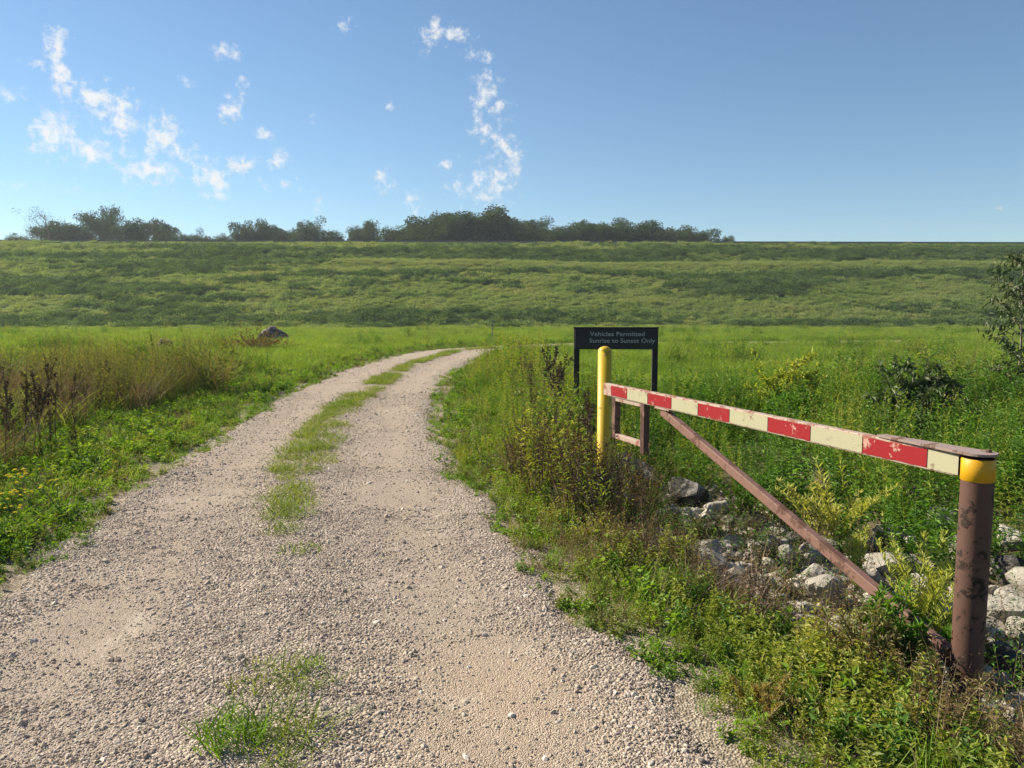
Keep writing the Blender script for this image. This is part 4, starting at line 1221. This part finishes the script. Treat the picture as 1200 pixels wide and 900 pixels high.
for px, ty, Y in ((892, 640, 4.1), (905, 650, 3.95), (885, 665, 3.9), (915, 660, 4.2), (925, 690, 3.8), (870, 680, 3.9)):
    x = (px - 600) / FPX * Y; put_stalk(x, Y, max(.2, top_h(x, Y, ty)), 'short dark dead weed among the brown growth under the brace', 'dark dead weeds under the brace')
for r, used in STALKS:
    if not used:
        for c in list(r.children): bpy.data.objects.remove(c)
        bpy.data.objects.remove(r)

def shrub(name, x, y, h, w, n_br, n_leaf, L, W, leaf, stem, label, cat='shrub', droop=.0, group=None, seed=0, low=.25, stem_r=.008):
    rs = np.random.default_rng(seed); st, lf = MB(), MB()
    r = empty(name, (x, y, h1(x, y) - .02), label=label, cat=cat, group=group)
    tips = []
    for i in range(n_br):
        a = i * 2.399 + rs.uniform(-.4, .4); rad = w * .5 * math.sqrt((i + .6) / n_br) * rs.uniform(.75, 1.15)
        hh = h * rs.uniform(.65, 1.0) * (1 - .35 * (rad / (w * .5 + 1e-6)) ** 2)
        t = np.linspace(0, 1, 5)
        P = np.stack([np.cos(a) * rad * t ** 1.3, np.sin(a) * rad * t ** 1.3, hh * t ** .9], 1) + rs.normal(0, .012 * h, (5, 3)) * t[:, None]
        st.tube(P, stem_r * (1 - .75 * t) + .0012, 4, cap=False)
        for _ in range(4):
            t0 = rs.uniform(low, .95); b0 = np.array([np.interp(t0, t, P[:, c]) for c in range(3)])
            e = b0 + rs.normal(0, .11 * w, 3) + [np.cos(a) * .06 * w, np.sin(a) * .06 * w, .07 * h]
            st.tube(np.array([b0, e]), [stem_r * .35, .001], 3, cap=False); tips.append((b0, e))
        tips.append((P[2], P[-1]))
    per = max(1, n_leaf // len(tips))
    for b0, e in tips:
        u = rs.random(per)[:, None]; B = b0 + (e - b0) * (.25 + .8 * u)
        D = rs.normal(0, .8, (per, 3)) + (e - b0) / (np.linalg.norm(e - b0) + 1e-6) * .7 + [0, 0, .25 - droop]
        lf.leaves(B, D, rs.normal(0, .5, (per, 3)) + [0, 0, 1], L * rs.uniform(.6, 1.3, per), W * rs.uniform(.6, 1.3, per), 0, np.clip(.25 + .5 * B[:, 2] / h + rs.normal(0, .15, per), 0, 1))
    st.build('stem', M[stem], r); lf.build('foliage', M[leaf], r)
    return r

def sapling():
    x, y = at(1189, 498); x, y = 7.40, 11.25
    g0 = h1(x, y); rs = np.random.default_rng(5); st, lf = MB(), MB()
    r = empty('sapling', (x, y, g0), label='slender young tree with dark leaves at the right edge', cat='tree')
    H = 2.42; t = np.linspace(0, 1, 8)
    P = np.stack([.03 * np.sin(t * 5), .03 * np.cos(t * 4) - .03, H * t], 1); st.tube(P, .021 * (1 - .8 * t) + .002, 6, cap=False)
    for i in range(34):
        t0 = .12 + .86 * (i / 33); a = i * 2.4; b0 = np.array([np.interp(t0, t, P[:, c]) for c in range(3)])
        L = .62 * (1.0 - abs(t0 - .55) * 1.1) * rs.uniform(.6, 1.15)
        if t0 < .42 and rs.random() < .45: L *= .5
        q = np.linspace(0, 1, 4); B = b0 + np.stack([np.cos(a) * L * q, np.sin(a) * L * q, L * .45 * q], 1)
        st.tube(B, .006 * (1 - .8 * q) + .001, 3, cap=False)
        n = 46; u = rs.random(n); C = np.stack([np.interp(.2 + .8 * u, q, B[:, c]) for c in range(3)], 1) + rs.normal(0, .05, (n, 3))
        lf.leaves(C, rs.normal(0, .6, (n, 3)) + [np.cos(a) * .4, np.sin(a) * .4, -.55], rs.normal(0, .4, (n, 3)) + [0, 0, 1], rs.uniform(.07, .13, n), rs.uniform(.026, .046, n), 0, rs.random(n))
    st.build('trunk', M['greystem'], r); lf.build('crown', M['sapling'], r)
sapling()
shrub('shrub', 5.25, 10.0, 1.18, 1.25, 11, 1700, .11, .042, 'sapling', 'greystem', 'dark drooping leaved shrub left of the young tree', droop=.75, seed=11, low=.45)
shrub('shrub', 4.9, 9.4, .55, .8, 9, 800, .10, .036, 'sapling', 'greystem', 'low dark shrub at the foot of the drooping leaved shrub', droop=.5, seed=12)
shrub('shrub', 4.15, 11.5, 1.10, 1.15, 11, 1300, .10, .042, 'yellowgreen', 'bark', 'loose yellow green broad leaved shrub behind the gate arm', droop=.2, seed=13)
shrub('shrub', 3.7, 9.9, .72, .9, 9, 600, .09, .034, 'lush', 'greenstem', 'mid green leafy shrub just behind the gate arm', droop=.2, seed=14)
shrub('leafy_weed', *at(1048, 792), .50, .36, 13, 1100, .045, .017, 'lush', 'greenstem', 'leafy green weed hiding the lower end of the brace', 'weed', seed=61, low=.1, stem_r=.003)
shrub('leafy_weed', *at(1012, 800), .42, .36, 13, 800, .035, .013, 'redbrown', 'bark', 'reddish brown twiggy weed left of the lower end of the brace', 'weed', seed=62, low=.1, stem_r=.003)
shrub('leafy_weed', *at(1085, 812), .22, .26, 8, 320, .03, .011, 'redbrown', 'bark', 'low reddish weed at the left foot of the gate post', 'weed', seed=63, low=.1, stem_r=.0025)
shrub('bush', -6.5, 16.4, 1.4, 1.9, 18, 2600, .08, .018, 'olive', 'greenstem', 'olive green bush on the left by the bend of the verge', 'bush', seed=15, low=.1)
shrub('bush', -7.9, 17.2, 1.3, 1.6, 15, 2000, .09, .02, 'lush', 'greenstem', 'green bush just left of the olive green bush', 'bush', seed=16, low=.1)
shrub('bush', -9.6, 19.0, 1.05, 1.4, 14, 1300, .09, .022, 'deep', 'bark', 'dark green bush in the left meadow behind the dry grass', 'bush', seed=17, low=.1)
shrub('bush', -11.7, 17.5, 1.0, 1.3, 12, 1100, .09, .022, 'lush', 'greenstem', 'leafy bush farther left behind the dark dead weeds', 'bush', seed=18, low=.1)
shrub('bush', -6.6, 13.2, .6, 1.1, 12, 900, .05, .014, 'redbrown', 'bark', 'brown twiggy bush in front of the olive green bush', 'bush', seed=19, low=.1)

def plume(name, x, y, h, n_st, leaf, label, cat, seed, spread=.2, arch=.35, L=.05, W=.008):
    """feathery stems with many fine upswept leaflets"""
    rs = np.random.default_rng(seed); st, lf = MB(), MB()
    r = empty(name, (x, y, h1(x, y) - .02), label=label, cat=cat)
    for i in range(n_st):
        a = rs.uniform(0, 6.28); p0 = np.array([rs.normal(0, .04), rs.normal(0, .04), 0]); hh = h * rs.uniform(.6, 1.05)
        t = np.linspace(0, 1, 7); P = p0 + np.stack([np.cos(a) * spread * hh * (t + arch * t ** 3), np.sin(a) * spread * hh * (t + arch * t ** 3), hh * (t - .15 * arch * t ** 3)], 1)
        st.tube(P, .003 * (1 - .7 * t) + .0006, 3, cap=False)
        n = 90; u = .15 + .85 * rs.random(n); B = np.stack([np.interp(u, t, P[:, c]) for c in range(3)], 1)
        q = rs.uniform(0, 6.28, n); D = np.stack([np.cos(q), np.sin(q), rs.uniform(.6, 1.6, n)], 1)
        sz = np.sin(np.clip(u, 0, 1) * 2.6) * rs.uniform(.6, 1.3, n) + .15
        lf.leaves(B, D, rs.normal(0, 1, (n, 3)) + [0, 0, .5], L * sz, W * (0.6 + sz * .5), 0, np.clip(.3 + .5 * u + rs.normal(0, .12, n), 0, 1))
    st.build('stem', M['greenstem'], r); lf.build('foliage', M[leaf], r)
M['plume'] = leafmat('pale_plumes', [(.24, .27, .05), (.38, .40, .09), (.52, .50, .17)], .45)
x, y = 2.22, 4.05
plume('feathery_weed', x, y, .68, 22, 'plume', 'pale yellow feathery weed just left of the brown gate post', 'weed', 21)
plume('feathery_weed', 2.22, 3.95, .34, 12, 'lush', 'low bright green feathery weed at the left side of the gate post', 'weed', 22, .35)
plume('feathery_weed', 2.6, 6.1, .75, 12, 'plume', 'arching yellow green feathery weed beyond the rocks under the gate arm', 'weed', 23, .4, .7, .075, .011)
plume('feathery_weed', 2.3, 5.0, .55, 5, 'plume', 'thin upright yellow weed between the two feathery weeds', 'weed', 24, .1)
plume('feathery_weed', 1.98, 6.7, .6, 8, 'lush', 'green feathery weed behind the middle of the brace', 'weed', 25, .35, .6, .07, .012)
plume('golden_weed', -5.9, 15.6, .95, 7, 'gold', 'golden dry weed in front of the olive green bush', 'weed', 26, .16)
plume('golden_weed', -7.0, 15.2, .85, 5, 'gold', 'thin golden weed left of the other golden weed', 'weed', 27, .16)
plume('golden_weed', 1.02, 2.98, .17, 12, 'gold', 'small golden yellow tuft low on the right verge', 'weed', 28, .35, .4, .03, .006)

def grass_tuft(x, y, n, r, h, w, mat, label):
    b = tuft(n, r, h, w, .35, .6)
    o = b.build('grass_tuft', M[mat]); lat, hw = road_d(np.array([x]), np.array([y]))
    o.location = (x, y, float(road_z(np.array([x]), np.array([y]), lat, hw)[0]) - .01)
    tag(o, label, 'grass tuft')
grass_tuft(-1.04, 2.72, 170, .13, .16, .0055, 'grass', 'big green grass tuft in the track at the bottom edge')
grass_tuft(-1.12, 3.12, 60, .10, .08, .005, 'strip', 'thin yellowish tuft just beyond the big tuft in the track')
grass_tuft(-.90, 3.3, 40, .06, .08, .004, 'grass', 'tiny green tuft right of the thin tuft in the track')
grass_tuft(-1.42, 5.0, 110, .15, .07, .0045, 'strip', 'flat wide yellow green tuft in the track centre')
grass_tuft(-3.05, 13.6, 130, .22, .14, .008, 'grass', 'dark green tuft far along the track centre strip')

def flowers():
    proto = None
    spots = [(at(px, py), h) for px, py, h in ((12, 605, .28), (22, 600, .30), (30, 608, .26), (38, 604, .30), (16, 590, .32), (46, 610, .24), (26, 618, .24), (6, 612, .26), (34, 592, .3), (52, 600, .22), (110, 535, .2), (-12, 605, .3))]
    for (x, y), h in spots:
        if proto is None:
            proto = empty('yellow_flower'); st, pe = MB(), MB(); rs = np.random.default_rng(41)
            for i in range(5):
                a = rs.uniform(0, 6.28); e = np.array([np.cos(a) * .22, np.sin(a) * .22, rs.uniform(.75, 1.05)]) 
                st.tube(np.array([[0, 0, 0], e * [.4, .4, .6], e]), [.012, .010, .008], 3, cap=False)
                q = np.arange(9) * .698; n = len(q)
                pe.leaves(np.tile(e, (n, 1)), np.stack([np.cos(q), np.sin(q), np.full(n, .25)], 1), np.tile([0, 0, 1.], (n, 1)), .085, .045, 0, .5)
                pe.leaves(np.tile(e + [0, 0, .01], (n, 1)), np.stack([np.cos(q), np.sin(q), np.full(n, 1.)], 1), np.tile([0, 0, 1.], (n, 1)), .05, .03, 0, .5)
            st.build('stem', M['greenstem'], proto); pe.build('petals', M['petal'], proto); r = proto
        else: r = copy_tree(proto)
        h *= random.uniform(.75, 1.25); x += random.uniform(-.12, .12); y += random.uniform(-.25, .25)
        r.location = (x, y, h1(x, y)); r.rotation_euler = (random.uniform(-.35, .35), random.uniform(-.35, .35), random.uniform(0, 6.28)); r.scale = (h, h, h)
        tag(r, 'yellow daisy like flower below the dark dead weeds at the left edge', 'flower', 'yellow flowers at the left edge')
flowers()

def marker():
    x, y = -1.25, 49.0; b = MB()
    b.tube(np.array([[0, 0, -.2], [0, 0, 1.45]]), [.035, .03], 6); b.tube(np.array([[0, 0, 1.45], [0, 0, 1.5]]), [.045, .045], 6)
    o = b.build('marker_post', M['greystem']); o.location = (x, y, h1(x, y)); tag(o, 'thin pale marker post beyond the bend of the track', 'post')
marker()
def mound(px, py, wpx, h, mat, label):
    x, y = at(px, py); w = wpx / FPX * y
    b = rock_mesh(60 + wpx, (1, .8, 1)); o = b.build('mound', M[mat], smooth=True)
    o.location = (x, y, h1(x, y)); o.scale = (w / 2, w / 2, h); tag(o, label, 'mound')
mound(320, 401, 40, 1.15, 'rockdark', 'dark grey rounded mound in the meadow left of the bend')
mound(195, 412, 26, .75, 'rockdark', 'small dark stone heap in the meadow behind the left bushes')
shrub('brush_pile', *at(300, 412), .75, 4.2, 40, 1500, .18, .05, 'redbrown', 'bark', 'brownish brush heap in front of the dark grey mound', 'brush', seed=51, low=.05)
